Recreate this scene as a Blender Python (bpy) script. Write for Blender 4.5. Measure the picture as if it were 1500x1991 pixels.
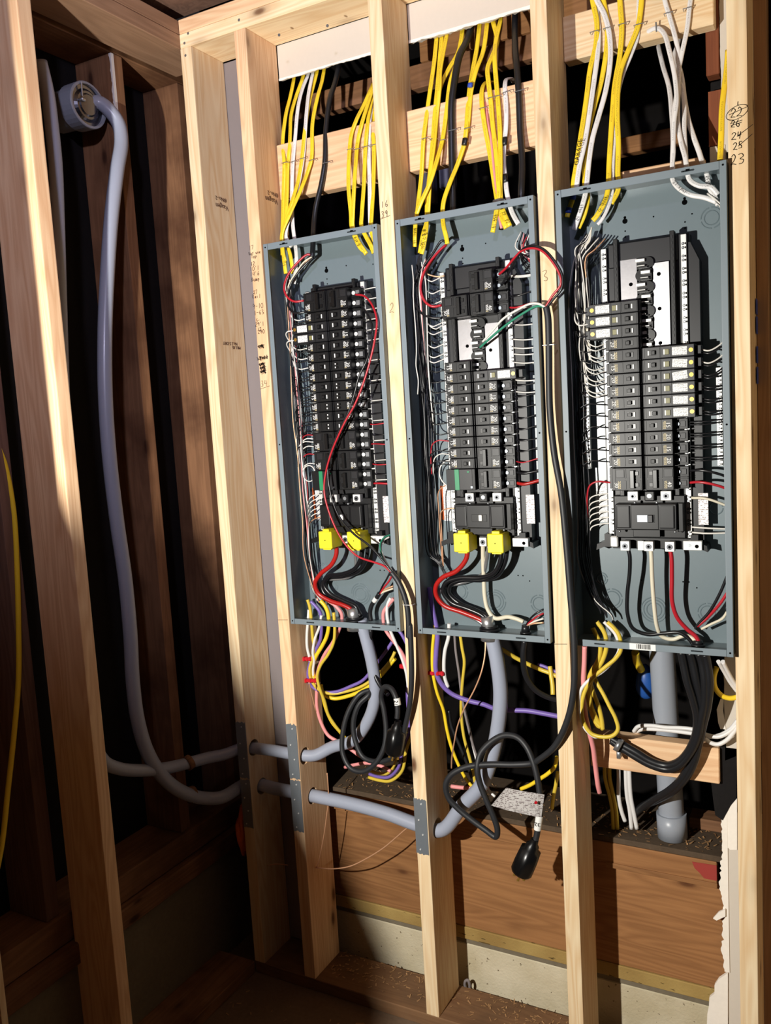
import bpy, bmesh, math, random
from mathutils import Vector, Matrix
random.seed(11)
SC = bpy.context.scene
for o in list(bpy.data.objects): bpy.data.objects.remove(o)
COL = SC.collection

# ------------------------------------------------------------------ camera
CP = Vector((1.02796, -1.94760, 0.2)); YAW, PIT, ROL, FPX = 0.499517, -0.111596, -0.059949, 1659.795
def _axes():
    cy, sy = math.cos(YAW), math.sin(YAW)
    F = Vector((-sy*math.cos(PIT), cy*math.cos(PIT), math.sin(PIT)))
    R = Vector((cy, sy, 0)); Uv = R.cross(F)
    c, s = math.cos(ROL), math.sin(ROL)
    return c*R+s*Uv, -s*R+c*Uv, F
RV, UV_, FV = _axes()
cd = bpy.data.cameras.new('camera'); cam = bpy.data.objects.new('camera', cd); COL.objects.link(cam)
cd.sensor_fit = 'HORIZONTAL'; cd.sensor_width = 36.0; cd.lens = FPX/1500*36.0; cd.clip_start = 0.02
M = Matrix((RV, UV_, -FV)).transposed().to_4x4(); M.translation = CP; cam.matrix_world = M
SC.camera = cam

# ------------------------------------------------------------------ light
SC.view_settings.view_transform = 'Standard'; SC.view_settings.look = 'None'
SC.view_settings.gamma = 1; SC.view_settings.use_curve_mapping = False
SC.view_settings.exposure = 0.0
w = bpy.data.worlds.new('world'); SC.world = w; w.use_nodes = True
w.node_tree.nodes['Background'].inputs[0].default_value = (.80, .74, .80, 1)
w.node_tree.nodes['Background'].inputs[1].default_value = 0.021
def aim(o, p): o.rotation_euler = (Vector(p)-o.location).to_track_quat('-Z', 'Y').to_euler()
ld = bpy.data.lights.new('work_light', 'SPOT'); lo = bpy.data.objects.new('work_light', ld); COL.objects.link(lo)
lo.location = (-0.05, -1.90, 0.06); aim(lo, (0.45, 0, 0.05))
ld.energy = 235; ld.color = (1, .965, .89); ld.shadow_soft_size = 0.018; ld.spot_size = math.radians(122); ld.spot_blend = 0.5
fd = bpy.data.lights.new('cool_fill', 'SPOT'); fo = bpy.data.objects.new('cool_fill', fd); COL.objects.link(fo)  # unseen cool fill lamp added to lift the side faces
fo.location = (0.80, -2.10, 1.25); aim(fo, (-.50, -.25, 1.05))
fd.energy = 86; fd.color = (.76, .73, 1); fd.shadow_soft_size = .05; fd.spot_size = math.radians(74); fd.spot_blend = 0.9

# ------------------------------------------------------------------ pixel helpers (pixel + real depth -> point)
def ray(u, v): return RV*((u-750)/FPX) - UV_*((v-995.5)/FPX) + FV
def at(u, v, val, ax=1):
    d = ray(u, v); return CP + d*((val-CP[ax])/d[ax])
CROP = {'A':(4.977,500,420),'B':(4.527,500,800),'C':(4.286,760,370),'D':(4.237,760,790),'E':(3.981,1070,300),
 'F':(3.903,1070,790),'G':(3.687,530,1180),'H':(3.981,800,1220),'I':(3.409,1060,1230),'J':(3.409,1060,0),
 'K':(2.5,460,0),'L':(3.11,0,0),'M':(2.679,0,640),'N':(2.5,0,1250),'O':(2.5,400,1600),'Q':(2.5,900,1600),'P':(1,0,0)}
def pts(crop, L, ax=1):
    s, ox, oy = CROP[crop]
    return [at(ox+p[0]/s, oy+p[1]/s, p[2], p[3] if len(p) > 3 else ax) for p in L]

# ------------------------------------------------------------------ materials
class NT:
    def __init__(s, name):
        s.m = bpy.data.materials.new(name); s.m.use_nodes = True; s.t = s.m.node_tree; s.b = s.t.nodes['Principled BSDF']
    def n(s, typ, **kw):
        x = s.t.nodes.new(typ)
        for k, v in kw.items():
            if k.startswith('i_'): x.inputs[int(k[2:]) if k[2:].isdigit() else k[2:]].default_value = v
            else: setattr(x, k, v)
        return x
    def l(s, a, b): s.t.links.new(a, b)
    def mix(s, f, a, b, mode='MIX'):
        x = s.n('ShaderNodeMix', data_type='RGBA', blend_type=mode)
        for sock, v in ((x.inputs[0], f), (x.inputs[6], a), (x.inputs[7], b)):
            if hasattr(v, 'is_output'): s.l(v, sock)
            else: sock.default_value = v
        return x.outputs[2]
    def ramp(s, f, stops):
        x = s.n('ShaderNodeValToRGB'); s.l(f, x.inputs[0]); e = x.color_ramp.elements
        while len(e) < len(stops): e.new(.5)
        for q, (p, c) in zip(e, stops): q.position = p; q.color = c if len(c) == 4 else (*c, 1)
        return x.outputs[0]
    def math(s, op, a, b=0.0, c=0.0):
        x = s.n('ShaderNodeMath', operation=op)
        for i, v in enumerate((a, b, c)):
            if hasattr(v, 'is_output'): s.l(v, x.inputs[i])
            else: x.inputs[i].default_value = v
        return x.outputs[0]
    def bump(s, h, st=.3, d=.002):
        x = s.n('ShaderNodeBump'); x.inputs['Strength'].default_value = st; x.inputs['Distance'].default_value = d
        s.l(h, x.inputs['Height']); s.l(x.outputs[0], s.b.inputs['Normal'])
def srgb(r, g, b):
    f = lambda c: (c/255/12.92 if c/255 <= .04045 else ((c/255+.055)/1.055)**2.4)
    return (f(r), f(g), f(b), 1)
def plain(name, rgb, rough=.5, metal=0., spec=.5, grit=0., coat=0.):
    k = NT(name); c = srgb(*rgb); k.b.inputs['Base Color'].default_value = c
    k.b.inputs['Roughness'].default_value = rough; k.b.inputs['Metallic'].default_value = metal
    k.b.inputs['Specular IOR Level'].default_value = spec
    if coat: k.b.inputs['Coat Weight'].default_value = coat; k.b.inputs['Coat Roughness'].default_value = .15
    if grit:
        tc = k.n('ShaderNodeTexCoord'); no = k.n('ShaderNodeTexNoise', i_Scale=90., i_Detail=4.); k.l(tc.outputs['Object'], no.inputs['Vector'])
        no2 = k.n('ShaderNodeTexNoise', i_Scale=11., i_Detail=3.); k.l(tc.outputs['Object'], no2.inputs['Vector'])
        v = k.math('ADD', k.math('MULTIPLY', no.outputs[0], .5), k.math('MULTIPLY', no2.outputs[0], .5))
        k.l(k.mix(v, tuple(x*(1-grit) for x in c[:3])+(1,), tuple(min(1, x*(1+grit)) for x in c[:3])+(1,)), k.b.inputs['Base Color'])
        k.bump(no.outputs[0], .25*min(1, grit*2), .001)
    return k.m
def wood(name, axis, light, dark, knot=(95,55,30), rough=.62, ring=.5, grain=.5, knots=True, stain=None):
    """lumber; axis = index of the grain direction in the object's own coordinates"""
    k = NT(name); tc = k.n('ShaderNodeTexCoord'); oi = k.n('ShaderNodeObjectInfo')
    off = k.n('ShaderNodeVectorMath', operation='SCALE'); off.inputs[0].default_value = (7.3, 5.1, 9.7); k.l(oi.outputs['Random'], off.inputs['Scale'])
    ad = k.n('ShaderNodeVectorMath', operation='ADD'); k.l(tc.outputs['Object'], ad.inputs[0]); k.l(off.outputs[0], ad.inputs[1])
    def mp(a, c):
        x = k.n('ShaderNodeMapping'); sc = [c, c, c]; sc[axis] = a; x.inputs['Scale'].default_value = sc; k.l(ad.outputs[0], x.inputs[0]); return x.outputs[0]
    fib = k.n('ShaderNodeTexNoise', i_Scale=1., i_Detail=5., i_Roughness=.65); k.l(mp(4., 320.), fib.inputs['Vector'])
    blotch = k.n('ShaderNodeTexNoise', i_Scale=1., i_Detail=3., i_Distortion=.5); k.l(mp(2.2, 17.), blotch.inputs['Vector'])
    wv = k.n('ShaderNodeTexNoise', i_Scale=1., i_Detail=2., i_Distortion=.25); k.l(mp(1.1, 13.), wv.inputs['Vector'])
    rings = k.math('PINGPONG', k.math('MULTIPLY', wv.outputs[0], 13.0), .5)
    rings = k.math('MULTIPLY', rings, 2.0)
    rg = k.ramp(rings, [(0., (0, 0, 0)), (.30, (.25,)*3), (.72, (.75,)*3), (1., (1, 1, 1))])
    f = k.math('ADD', k.math('MULTIPLY', rg, ring*.62), k.math('MULTIPLY', k.math('SUBTRACT', fib.outputs[0], .38), grain*1.3))
    f = k.math('ADD', f, k.math('MULTIPLY', k.math('SUBTRACT', blotch.outputs[0], .45), .75))
    x = k.n('ShaderNodeClamp'); k.l(f, x.inputs[0])
    col = k.mix(x.outputs[0], srgb(*light), srgb(*dark))
    if knots:
        vo = k.n('ShaderNodeTexVoronoi', feature='F1', i_Scale=1.); k.l(mp(4.6, 11.), vo.inputs['Vector'])
        sel = k.n('ShaderNodeSeparateColor'); k.l(vo.outputs['Color'], sel.inputs[0])
        on = k.math('GREATER_THAN', sel.outputs[0], .52)
        kn = k.ramp(vo.outputs['Distance'], [(0., (1, 1, 1)), (.07, (.85,)*3), (.12, (.35,)*3), (.2, (.12,)*3), (.34, (0, 0, 0))])
        col = k.mix(k.math('MULTIPLY', kn, on), col, srgb(*knot))
    if stain:
        st = k.n('ShaderNodeTexNoise', i_Scale=5., i_Detail=4.); k.l(ad.outputs[0], st.inputs['Vector'])
        col = k.mix(k.ramp(st.outputs[0], [(.45, (0, 0, 0)), (.7, (.8,)*3)]), col, srgb(*stain))
    hv = k.n('ShaderNodeHueSaturation'); k.l(k.math('MULTIPLY_ADD', oi.outputs['Random'], .22, .88), hv.inputs['Value']); k.l(col, hv.inputs['Color'])
    k.l(hv.outputs[0], k.b.inputs['Base Color']); k.b.inputs['Roughness'].default_value = rough; k.b.inputs['Specular IOR Level'].default_value = .3
    k.bump(fib.outputs[0], .12, .0012)
    return k.m
def printed(name, paper=(236,236,232), ink=(60,60,66), rows=260., cols=420., red=False):
    k = NT(name); tc = k.n('ShaderNodeTexCoord'); sp = k.n('ShaderNodeSeparateXYZ'); k.l(tc.outputs['Object'], sp.inputs[0])
    rw = k.math('GREATER_THAN', k.math('FRACT', k.math('MULTIPLY', sp.outputs[2], rows)), .45)
    mp = k.n('ShaderNodeMapping'); mp.inputs['Scale'].default_value = (cols*3, cols*3, rows); k.l(tc.outputs['Object'], mp.inputs[0])
    no = k.n('ShaderNodeTexNoise', i_Scale=1., i_Detail=2.); k.l(mp.outputs[0], no.inputs['Vector'])
    wd = k.math('GREATER_THAN', no.outputs[0], .52)
    k.l(k.mix(k.math('MULTIPLY', k.math('MULTIPLY', rw, wd), .8), srgb(*paper), srgb(*ink)), k.b.inputs['Base Color'])
    k.b.inputs['Roughness'].default_value = .45
    return k.m
def cable_mat(name, rgb, ink=(30,26,20), rough=.38, amount=.55):
    """sheath with a printed legend running along the middle of its flat side (UV: metres along, turn around)"""
    k = NT(name); uv = k.n('ShaderNodeUVMap'); uv.uv_map = 'UV'; sp = k.n('ShaderNodeSeparateXYZ'); k.l(uv.outputs[0], sp.inputs[0])
    oi = k.n('ShaderNodeObjectInfo')
    al = k.math('ADD', k.math('MULTIPLY', sp.outputs[0], 1.0), k.math('MULTIPLY', oi.outputs['Random'], 3.0))
    cb = k.n('ShaderNodeCombineXYZ'); k.l(k.math('MULTIPLY', al, 620.), cb.inputs[0]); k.l(k.math('MULTIPLY', sp.outputs[1], 34.), cb.inputs[1])
    no = k.n('ShaderNodeTexNoise', i_Scale=1., i_Detail=1.); k.l(cb.outputs[0], no.inputs['Vector'])
    ltr = k.math('GREATER_THAN', no.outputs[0], .53)
    wn = k.n('ShaderNodeTexNoise', i_Scale=1., i_Detail=0.); cb2 = k.n('ShaderNodeCombineXYZ'); k.l(k.math('MULTIPLY', al, 16.), cb2.inputs[0]); k.l(cb2.outputs[0], wn.inputs['Vector'])
    word = k.math('GREATER_THAN', wn.outputs[0], .47)
    band = k.math('LESS_THAN', k.math('ABSOLUTE', k.math('SUBTRACT', sp.outputs[1], .25)), .055)
    f = k.math('MULTIPLY', k.math('MULTIPLY', ltr, word), k.math('MULTIPLY', band, amount))
    k.l(k.mix(f, srgb(*rgb), srgb(*ink)), k.b.inputs['Base Color']); k.b.inputs['Roughness'].default_value = rough
    return k.m
MT = {}
NEW_L, NEW_D = (244,222,184), (220,180,130)
for ax, n in ((0,'x'),(1,'y'),(2,'z')):
    MT['new_'+n] = wood('new_lumber_'+n, ax, NEW_L, NEW_D, ring=.85)
    MT['fir_'+n] = wood('fir_lumber_'+n, ax, (234,200,160), (202,152,110), ring=.75)
    MT['old_'+n] = wood('old_lumber_'+n, ax, (140,100,70), (88,58,38), knot=(50,26,14), rough=.75, stain=(70,40,24))
    MT['plank_'+n] = wood('plank_'+n, ax, (158,112,70), (116,76,44), knot=(84,48,24), rough=.7, ring=.7)
MT['taupe'] = wood('aged_shaded_lumber', 1, (158,124,98), (116,86,64), rough=.75)  # aged wood, darkened further for the shade under the left plates
MT['taupe_z'] = wood('aged_upright', 2, (176,140,108), (130,98,72), rough=.75)
MT['dusty'] = wood('dusty_lumber', 0, (132,98,68), (96,66,44), rough=.85, stain=(84,66,50))
def pitted(name, base, pit, sc, thr, stretch=(1, 1, 1), rough=.9, light=None, bump=.4):
    k = NT(name); tc = k.n('ShaderNodeTexCoord'); mp = k.n('ShaderNodeMapping'); mp.inputs['Scale'].default_value = stretch; k.l(tc.outputs['Object'], mp.inputs[0])
    no = k.n('ShaderNodeTexNoise', i_Scale=sc, i_Detail=3.); k.l(mp.outputs[0], no.inputs['Vector']); big = k.n('ShaderNodeTexNoise', i_Scale=7., i_Detail=5.); k.l(tc.outputs['Object'], big.inputs['Vector'])
    col = k.mix(k.ramp(big.outputs[0], [(.35, (0, 0, 0)), (.65, (1, 1, 1))]), srgb(*base), srgb(*(light or base)))
    p = k.ramp(no.outputs[0], [(thr, (0, 0, 0)), (thr+.035, (1, 1, 1))]); k.l(k.mix(p, col, srgb(*pit)), k.b.inputs['Base Color']); k.b.inputs['Roughness'].default_value = rough; k.b.inputs['Specular IOR Level'].default_value = .25
    fine = k.n('ShaderNodeTexNoise', i_Scale=160., i_Detail=4.); k.l(tc.outputs['Object'], fine.inputs['Vector']); k.bump(k.math('SUBTRACT', fine.outputs[0], k.math('MULTIPLY', p, .8)), bump, .002); return k.m
MT['treated'] = pitted('incised_lumber', (172,146,88), (92,74,40), 60., .66, (.55, 1, 2.6), .8, (150,122,70))
MT['weather'] = wood('weathered_lumber', 2, (120,92,78), (72,52,44), knot=(48,30,22), rough=.85)
MT['redwood'] = wood('red_lumber', 2, (128,72,44), (92,46,26), rough=.7)
MT['panelgrey'] = plain('grey_enamel', (106,119,124), .32, 0, .5, .06)
MT['flange'] = plain('grey_flange_enamel', (114,126,133), .5, 0, .5, .04)
MT['black'] = plain('black_plastic', (13,13,15), .42, 0, .35)
MT['black2'] = plain('charcoal_plastic', (25,25,28), .42, 0, .4)
MT['black3'] = plain('soft_black_plastic', (12,12,13), .3)
MT['dark'] = plain('dark_void', (7,7,8), .9, 0, .1)
MT['hole'] = plain('hole_black', (4,4,5), .9, 0, .05)
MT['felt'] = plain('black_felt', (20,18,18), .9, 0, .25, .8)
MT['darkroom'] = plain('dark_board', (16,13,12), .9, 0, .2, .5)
MT['alu'] = plain('bare_aluminium', (205,205,206), .34, .85, .5, .12)
MT['alu2'] = plain('bright_aluminium', (225,224,220), .42, .35, .5, .05)
MT['steel'] = plain('galvanised_steel', (170,174,178), .33, .8, .5, .1)
MT['darksteel'] = plain('dark_steel', (92,94,98), .35, .6)
MT['busgrey'] = plain('shaded_aluminium', (150,148,150), .38, .75, .5, .15)  # greyed aluminium; the bus plates' unlit reflection is put into the colour
MT['plate'] = plain('steel_plate', (150,158,166), .42, .65, .5, .1)
MT['brass'] = plain('brass', (205,165,84), .3, .8)
MT['copper'] = plain('bare_copper', (222,170,132), .36, .45)
MT['white'] = plain('white_plastic', (228,228,224), .5)
MT['paper'] = printed('printed_paper', (226,226,224), (50,50,56), 420., 180.); MT['paper2'] = printed('printed_tag', (240,236,234), (110,84,84), 230., 60.)
MT['olive'] = plain('olive_button', (120,116,72), .45)
MT['green'] = plain('green_stripe', (30,130,84), .45)
MT['yellowcap'] = plain('yellow_cap', (244,226,40), .45)
MT['ink'] = plain('marker_ink', (28,24,22), .7, 0, .1)
MT['pencil'] = plain('pencil_line', (92,74,54), .8, 0, .1)
MT['stamp'] = plain('stamp_ink', (82,58,46), .8, 0, .1)
MT['goldprint'] = plain('gold_print', (206,190,146), .5); MT['whiteprint'] = plain('white_print', (225,225,222), .5)
MT['yel'] = cable_mat('yellow_sheath', (240,206,46)); MT['wht'] = cable_mat('white_sheath', (226,224,222), (60,60,70))
MT['yel2'] = cable_mat('dim_yellow_sheath', (214,186,66), amount=.25)
MT['pink'] = plain('pink_sheath', (232,150,150), .45); MT['purple'] = plain('purple_sheath', (118,96,172), .42)
MT['blk'] = plain('black_sheath', (27,28,31), .36); MT['cord'] = plain('black_rubber', (36,37,40), .5)
MT['wblk'] = plain('black_wire', (22,22,25), .3); MT['wred'] = plain('red_wire', (176,32,44), .32); MT['wwht'] = plain('white_wire', (222,218,210), .36)
MT['wgrn'] = plain('green_wire', (50,132,104), .35); MT['wredthick'] = plain('red_feeder', (168,30,26), .34)
MT['cream'] = plain('cream_conductor', (214,206,184), .45)
MT['grey'] = plain('grey_pvc_jacket', (154,160,176), .34, 0, .5, .05, .15)
MT['pvc'] = plain('grey_pvc_pipe', (150,156,166), .36, 0, .5, .03)
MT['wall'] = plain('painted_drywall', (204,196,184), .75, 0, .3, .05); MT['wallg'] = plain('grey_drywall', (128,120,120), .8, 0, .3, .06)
MT['gyp'] = plain('torn_gypsum', (238,232,222), .9, 0, .2, .12)
MT['conc'] = pitted('whitewashed_concrete', (212,202,176), (120,106,82), 75., .69, (1, 1, 1), .92, (190,178,148), .7); MT['concg'] = plain('raw_concrete', (118,108,90), .9, 0, .2, .3)
MT['floor'] = plain('dusty_floor', (112,92,74), .9, 0, .2, .4)
MT['redclip'] = plain('red_clip', (190,28,40), .35); MT['redpaint'] = plain('red_paint', (150,52,44), .7)
MT['bluetape'] = plain('blue_tape', (44,74,170), .5); MT['blacktape'] = plain('black_tape', (18,18,20), .4); MT['bluecoat'] = plain('blue_coat', (36,84,160), .4)
MT['foam'] = plain('orange_foam', (196,92,40), .75, 0, .3, .3)
MT['dust'] = plain('debris', (84,70,56), .95, 0, .2, .5); MT['shave'] = plain('wood_shaving', (158,120,80), .8)
MT['slate'] = plain('grey_violet_reflection', (92,92,112), .6, 0, .3, .2)
MT['poly'] = plain('poly_sheet', (120,106,104), .35, 0, .5, .2)

# ------------------------------------------------------------------ builders
def tag(o, label=None, cat=None, group=None, kind=None):
    if label: o['label'] = label
    if cat: o['category'] = cat
    if group: o['group'] = group
    if kind: o['kind'] = kind
    return o
def link(name, me, parent=None, loc=None):
    o = bpy.data.objects.new(name, me); COL.objects.link(o)
    if loc is not None: o.location = loc
    if parent: o.parent = parent
    return o
def empty(name, loc=(0,0,0), parent=None):
    o = bpy.data.objects.new(name, None); COL.objects.link(o); o.empty_display_size = .02; o.location = loc
    if parent: o.parent = parent
    return o
def mesh(bm, m, smooth=False, name='mesh'):
    me = bpy.data.meshes.new(name); bmesh.ops.recalc_face_normals(bm, faces=bm.faces); bm.to_mesh(me); bm.free(); me.materials.append(MT[m] if isinstance(m, str) else m)
    if smooth: me.polygons.foreach_set('use_smooth', [len(p.vertices) <= 4 for p in me.polygons])
    return me
def place(name, me, org, parent=None):
    """org: where the mesh origin goes in the world; parents stay unrotated so only offsets matter"""
    o = bpy.data.objects.new(name, me); COL.objects.link(o)
    if parent:
        o.parent = parent; q = Vector(org); p = parent
        while p: q = q - p.location; p = p.parent
        o.location = q
    else: o.location = org
    return o
def bbox(bm, x0, x1, y0, y1, z0, z1, bev=0., seg=1):
    r = bmesh.ops.create_cube(bm, size=1.)['verts']
    for v in r: v.co = Vector((x0+(v.co.x+.5)*(x1-x0), y0+(v.co.y+.5)*(y1-y0), z0+(v.co.z+.5)*(z1-z0)))
    if bev: bmesh.ops.bevel(bm, geom=list({e for v in r for e in v.link_edges}), offset=bev, segments=seg, affect='EDGES', profile=.7)
def boxo(name, x0, x1, y0, y1, z0, z1, m, parent=None, bev=.002, seg=1):
    c = Vector(((x0+x1)/2, (y0+y1)/2, (z0+z1)/2)); bm = bmesh.new()
    bbox(bm, x0-c.x, x1-c.x, y0-c.y, y1-c.y, z0-c.z, z1-c.z, bev, seg)
    return place(name, mesh(bm, m), c, parent)
def cyl(bm, p, q, r, n=12, r2=None, cap=True):
    p, q = Vector(p), Vector(q); d = q-p; rot = d.to_track_quat('Z', 'Y').to_matrix().to_4x4(); rot.translation = (p+q)/2
    bmesh.ops.create_cone(bm, cap_ends=cap, segments=n, radius1=r, radius2=r if r2 is None else r2, depth=d.length, matrix=rot)
def prism(bm, poly, y0, y1):
    """extrude a polygon of (x, z) from y0 to y1"""
    a = [bm.verts.new((x, y0, z)) for x, z in poly]; b = [bm.verts.new((x, y1, z)) for x, z in poly]; n = len(poly)
    bm.faces.new(a); bm.faces.new(b[::-1])
    for i in range(n): bm.faces.new((a[i], b[i], b[(i+1) % n], a[(i+1) % n]))
def spline(P, sub=6):
    P = [Vector(p) for p in P]
    if len(P) < 3: return [P[0].lerp(P[-1], i/sub) for i in range(sub+1)]
    Q = [P[0]*2-P[1]]+P+[P[-1]*2-P[-2]]; out = []
    for i in range(1, len(Q)-2):
        p0, p1, p2, p3 = Q[i-1:i+3]
        # centripetal
        t01 = max(1e-5, (p1-p0).length**.5); t12 = max(1e-5, (p2-p1).length**.5); t23 = max(1e-5, (p3-p2).length**.5)
        m1 = (p2-p1)+t12*((p1-p0)/t01-(p2-p0)/(t01+t12)); m2 = (p2-p1)+t12*((p3-p2)/t23-(p3-p1)/(t12+t23))
        for k in range(sub):
            t = k/sub; out.append((2*t**3-3*t*t+1)*p1+(t**3-2*t*t+t)*m1+(-2*t**3+3*t*t)*p2+(t**3-t*t)*m2)
    out.append(P[-1]); return out
def sweep(bm, P, r, n=8, flat=1., taper=None, ref=None):
    """tube along P; flat<1 squeezes it in depth so that its wide side faces the room"""
    uvl = bm.loops.layers.uv.verify(); N = len(P); T = [(P[min(i+1, N-1)]-P[max(i-1, 0)]).normalized() for i in range(N)]
    nrm = None; rings = []; L = 0.; LL = []
    for i, p in enumerate(P):
        t = T[i]
        if flat < 1.:
            y = Vector((0, 1, 0)) if ref is None else ref
            s_ = t.cross(y)
            if s_.length < .25: s_ = nrm if nrm is not None else Vector((1, 0, 0))
            s_ = (s_-t*s_.dot(t)).normalized()
            if nrm is not None: s_ = (s_*.6+nrm*.4); s_ = (s_-t*s_.dot(t)).normalized()
        else:
            if nrm is None:
                a = Vector((0, 1, 0)) if abs(t.y) < .8 else Vector((1, 0, 0)); s_ = a.cross(t).normalized()
            else: s_ = (nrm-t*nrm.dot(t)).normalized()
        nrm = s_; b = t.cross(s_)
        rr = r*(taper(i/(N-1)) if taper else 1.)
        rings.append([bm.verts.new(p+s_*(rr*math.cos(2*math.pi*j/n))+b*(rr*flat*math.sin(2*math.pi*j/n))) for j in range(n)])
        if i: L += (p-P[i-1]).length
        LL.append(L)
    for i in range(N-1):
        for j in range(n):
            f = bm.faces.new((rings[i][j], rings[i][(j+1) % n], rings[i+1][(j+1) % n], rings[i+1][j])); f.smooth = True
            for lp, (a, c) in zip(f.loops, ((i, j), (i, j+1), (i+1, j+1), (i+1, j))): lp[uvl].uv = (LL[a], c/n)
    bm.faces.new(rings[0][::-1]); bm.faces.new(rings[-1])
def tube_mesh(P, r, m, n=8, flat=1., sub=6, taper=None, org=None):
    S = spline(P, sub); o = Vector(org) if org is not None else S[0].copy(); bm = bmesh.new(); sweep(bm, [p-o for p in S], r, n, flat, taper)
    me = bpy.data.meshes.new('tube'); bm.normal_update(); bm.to_mesh(me); bm.free(); me.uv_layers[0].name = 'UV'; me.materials.append(MT[m]); return me, o
def tubeo(name, P, r, m, parent=None, **kw):
    me, o = tube_mesh(P, r, m, **kw); return place(name, me, o, parent)
def text_mesh(s, size, m, align='CENTER'):
    c = bpy.data.curves.new('t', 'FONT'); c.body = s; c.size = size; c.align_x = align; c.align_y = 'CENTER'; c.extrude = .0001; c.resolution_u = 2
    o = bpy.data.objects.new('t', c); me = bpy.data.meshes.new_from_object(o); bpy.data.objects.remove(o); me.materials.clear(); me.materials.append(MT[m]); return me
GL = {'0':[[(.5,1),(.1,.8),(0,.4),(.3,0),(.7,.1),(.9,.6),(.5,1)]],'1':[[(.5,1),(.4,0)]],'2':[[(.1,.8),(.5,1),(.8,.8),(.5,.4),(0,.05),(.3,.1),(.9,0)]],
 '3':[[(.1,.9),(.6,1),(.7,.75),(.3,.55),(.8,.35),(.6,.05),(.1,.05)]],'4':[[(.3,1),(.1,.45),(.9,.5)],[(.8,1),(.6,0)]],'5':[[(.9,1),(.35,.95),(.25,.6),(.75,.5),(.65,.1),(.1,.05)]],
 '6':[[(.7,1),(.2,.5),(.2,.1),(.6,0),(.8,.3),(.3,.4)]],'7':[[(.1,.95),(.9,1),(.4,0)]],'8':[[(.7,.9),(.3,.9),(.3,.6),(.8,.3),(.5,0),(.15,.25),(.7,.65),(.7,.9)]],
 '9':[[(.8,.8),(.4,1),(.2,.7),(.5,.5),(.8,.8),(.6,0)]],'-':[[(.1,.5),(.8,.5)]],"'":[[(.5,1),(.4,.75)]],' ':[],'#':[[(.3,1),(.2,0)],[(.7,1),(.6,0)],[(0,.65),(1,.7)],[(0,.3),(.95,.35)]],
 'N':[[(0,0),(.1,1),(.7,0),(.9,1)]],'o':[[(.5,.6),(.1,.35),(.4,0),(.8,.3),(.5,.6)]],'t':[[(.4,.9),(.3,0)],[(.1,.6),(.7,.6)]],'u':[[(.1,.6),(.2,.05),(.6,.1),(.7,.6),(.75,0)]],'s':[[(.7,.6),(.2,.5),(.6,.25),(.1,0)]],
 'e':[[(.1,.3),(.7,.4),(.4,.6),(.1,.3),(.4,0),(.8,.1)]],'T':[[(0,1),(.9,1)],[(.45,1),(.4,0)]],'p':[[(.2,.6),(.1,-.3)],[(.15,.5),(.6,.6),(.6,.2),(.15,.1)]],'B':[[(.1,0),(.2,1),(.7,.8),(.2,.5),(.8,.3),(.1,0)]],
 'm':[[(0,0),(.1,.6),(.4,.1),(.6,.6),(.8,0)]],'a':[[(.7,.5),(.2,.5),(.2,.05),(.7,.4),(.75,0)]],'i':[[(.4,.6),(.35,0)]],'l':[[(.5,1),(.35,0)]],'R':[[(.1,0),(.2,1),(.8,.75),(.2,.5),(.8,0)]],
 'G':[[(.8,.9),(.3,1),(.05,.4),(.4,0),(.85,.3),(.5,.4)]],'A':[[(0,0),(.45,1),(.85,0)],[(.2,.4),(.7,.4)]],'E':[[(.8,1),(.15,1),(.1,0),(.8,0)],[(.15,.5),(.6,.5)]],'x':[[(.1,.6),(.7,0)],[(.7,.6),(.1,0)]],'k':[[(.1,1),(.05,0)],[(.7,.6),(.1,.25),(.75,0)]],'r':[[(.15,.6),(.15,0)],[(.15,.45),(.6,.6)]]}
def ribbon(bm, S, w, R, U, N):
    for a, b in zip(S[:-1], S[1:]):
        d = (b-a)
        if d.length < 1e-7: continue
        d.normalize(); s_ = d.cross(N).normalized()*w/2; a2, b2 = a-d*w*.3, b+d*w*.3
        bm.faces.new([bm.verts.new(p) for p in (a2-s_, a2+s_, b2+s_, b2-s_)])
def scribe(name, s, pos, h, parent, m='ink', R=(1,0,0), U=(0,0,1), w=.0011, jit=.06, lines=(), adv=.72, lift=.0009):
    """handwriting: strokes of a hand drawn on a surface facing R x U"""
    R, U = Vector(R), Vector(U); N = R.cross(U); bm = bmesh.new(); x = 0.
    rn = random.Random(sum(map(ord, s))+int(h*1e5))
    tot = len(s)*adv
    for ch in s:
        for st in GL.get(ch, []):
            S = [R*((x-tot/2+(a*.6+rn.uniform(-jit, jit)))*h)+U*((b-.5+rn.uniform(-jit, jit))*h) for a, b in st]
            S = spline(S, 3) if len(S) > 2 else S
            ribbon(bm, S, w, R, U, N)
        x += adv
    for st in lines:
        S = [R*(a*h)+U*(b*h) for a, b in st]; ribbon(bm, spline(S, 3) if len(S) > 2 else S, w, R, U, N)
    me = mesh(bm, m); o = place(name, me, Vector(pos)+N*lift, parent); return o

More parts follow.
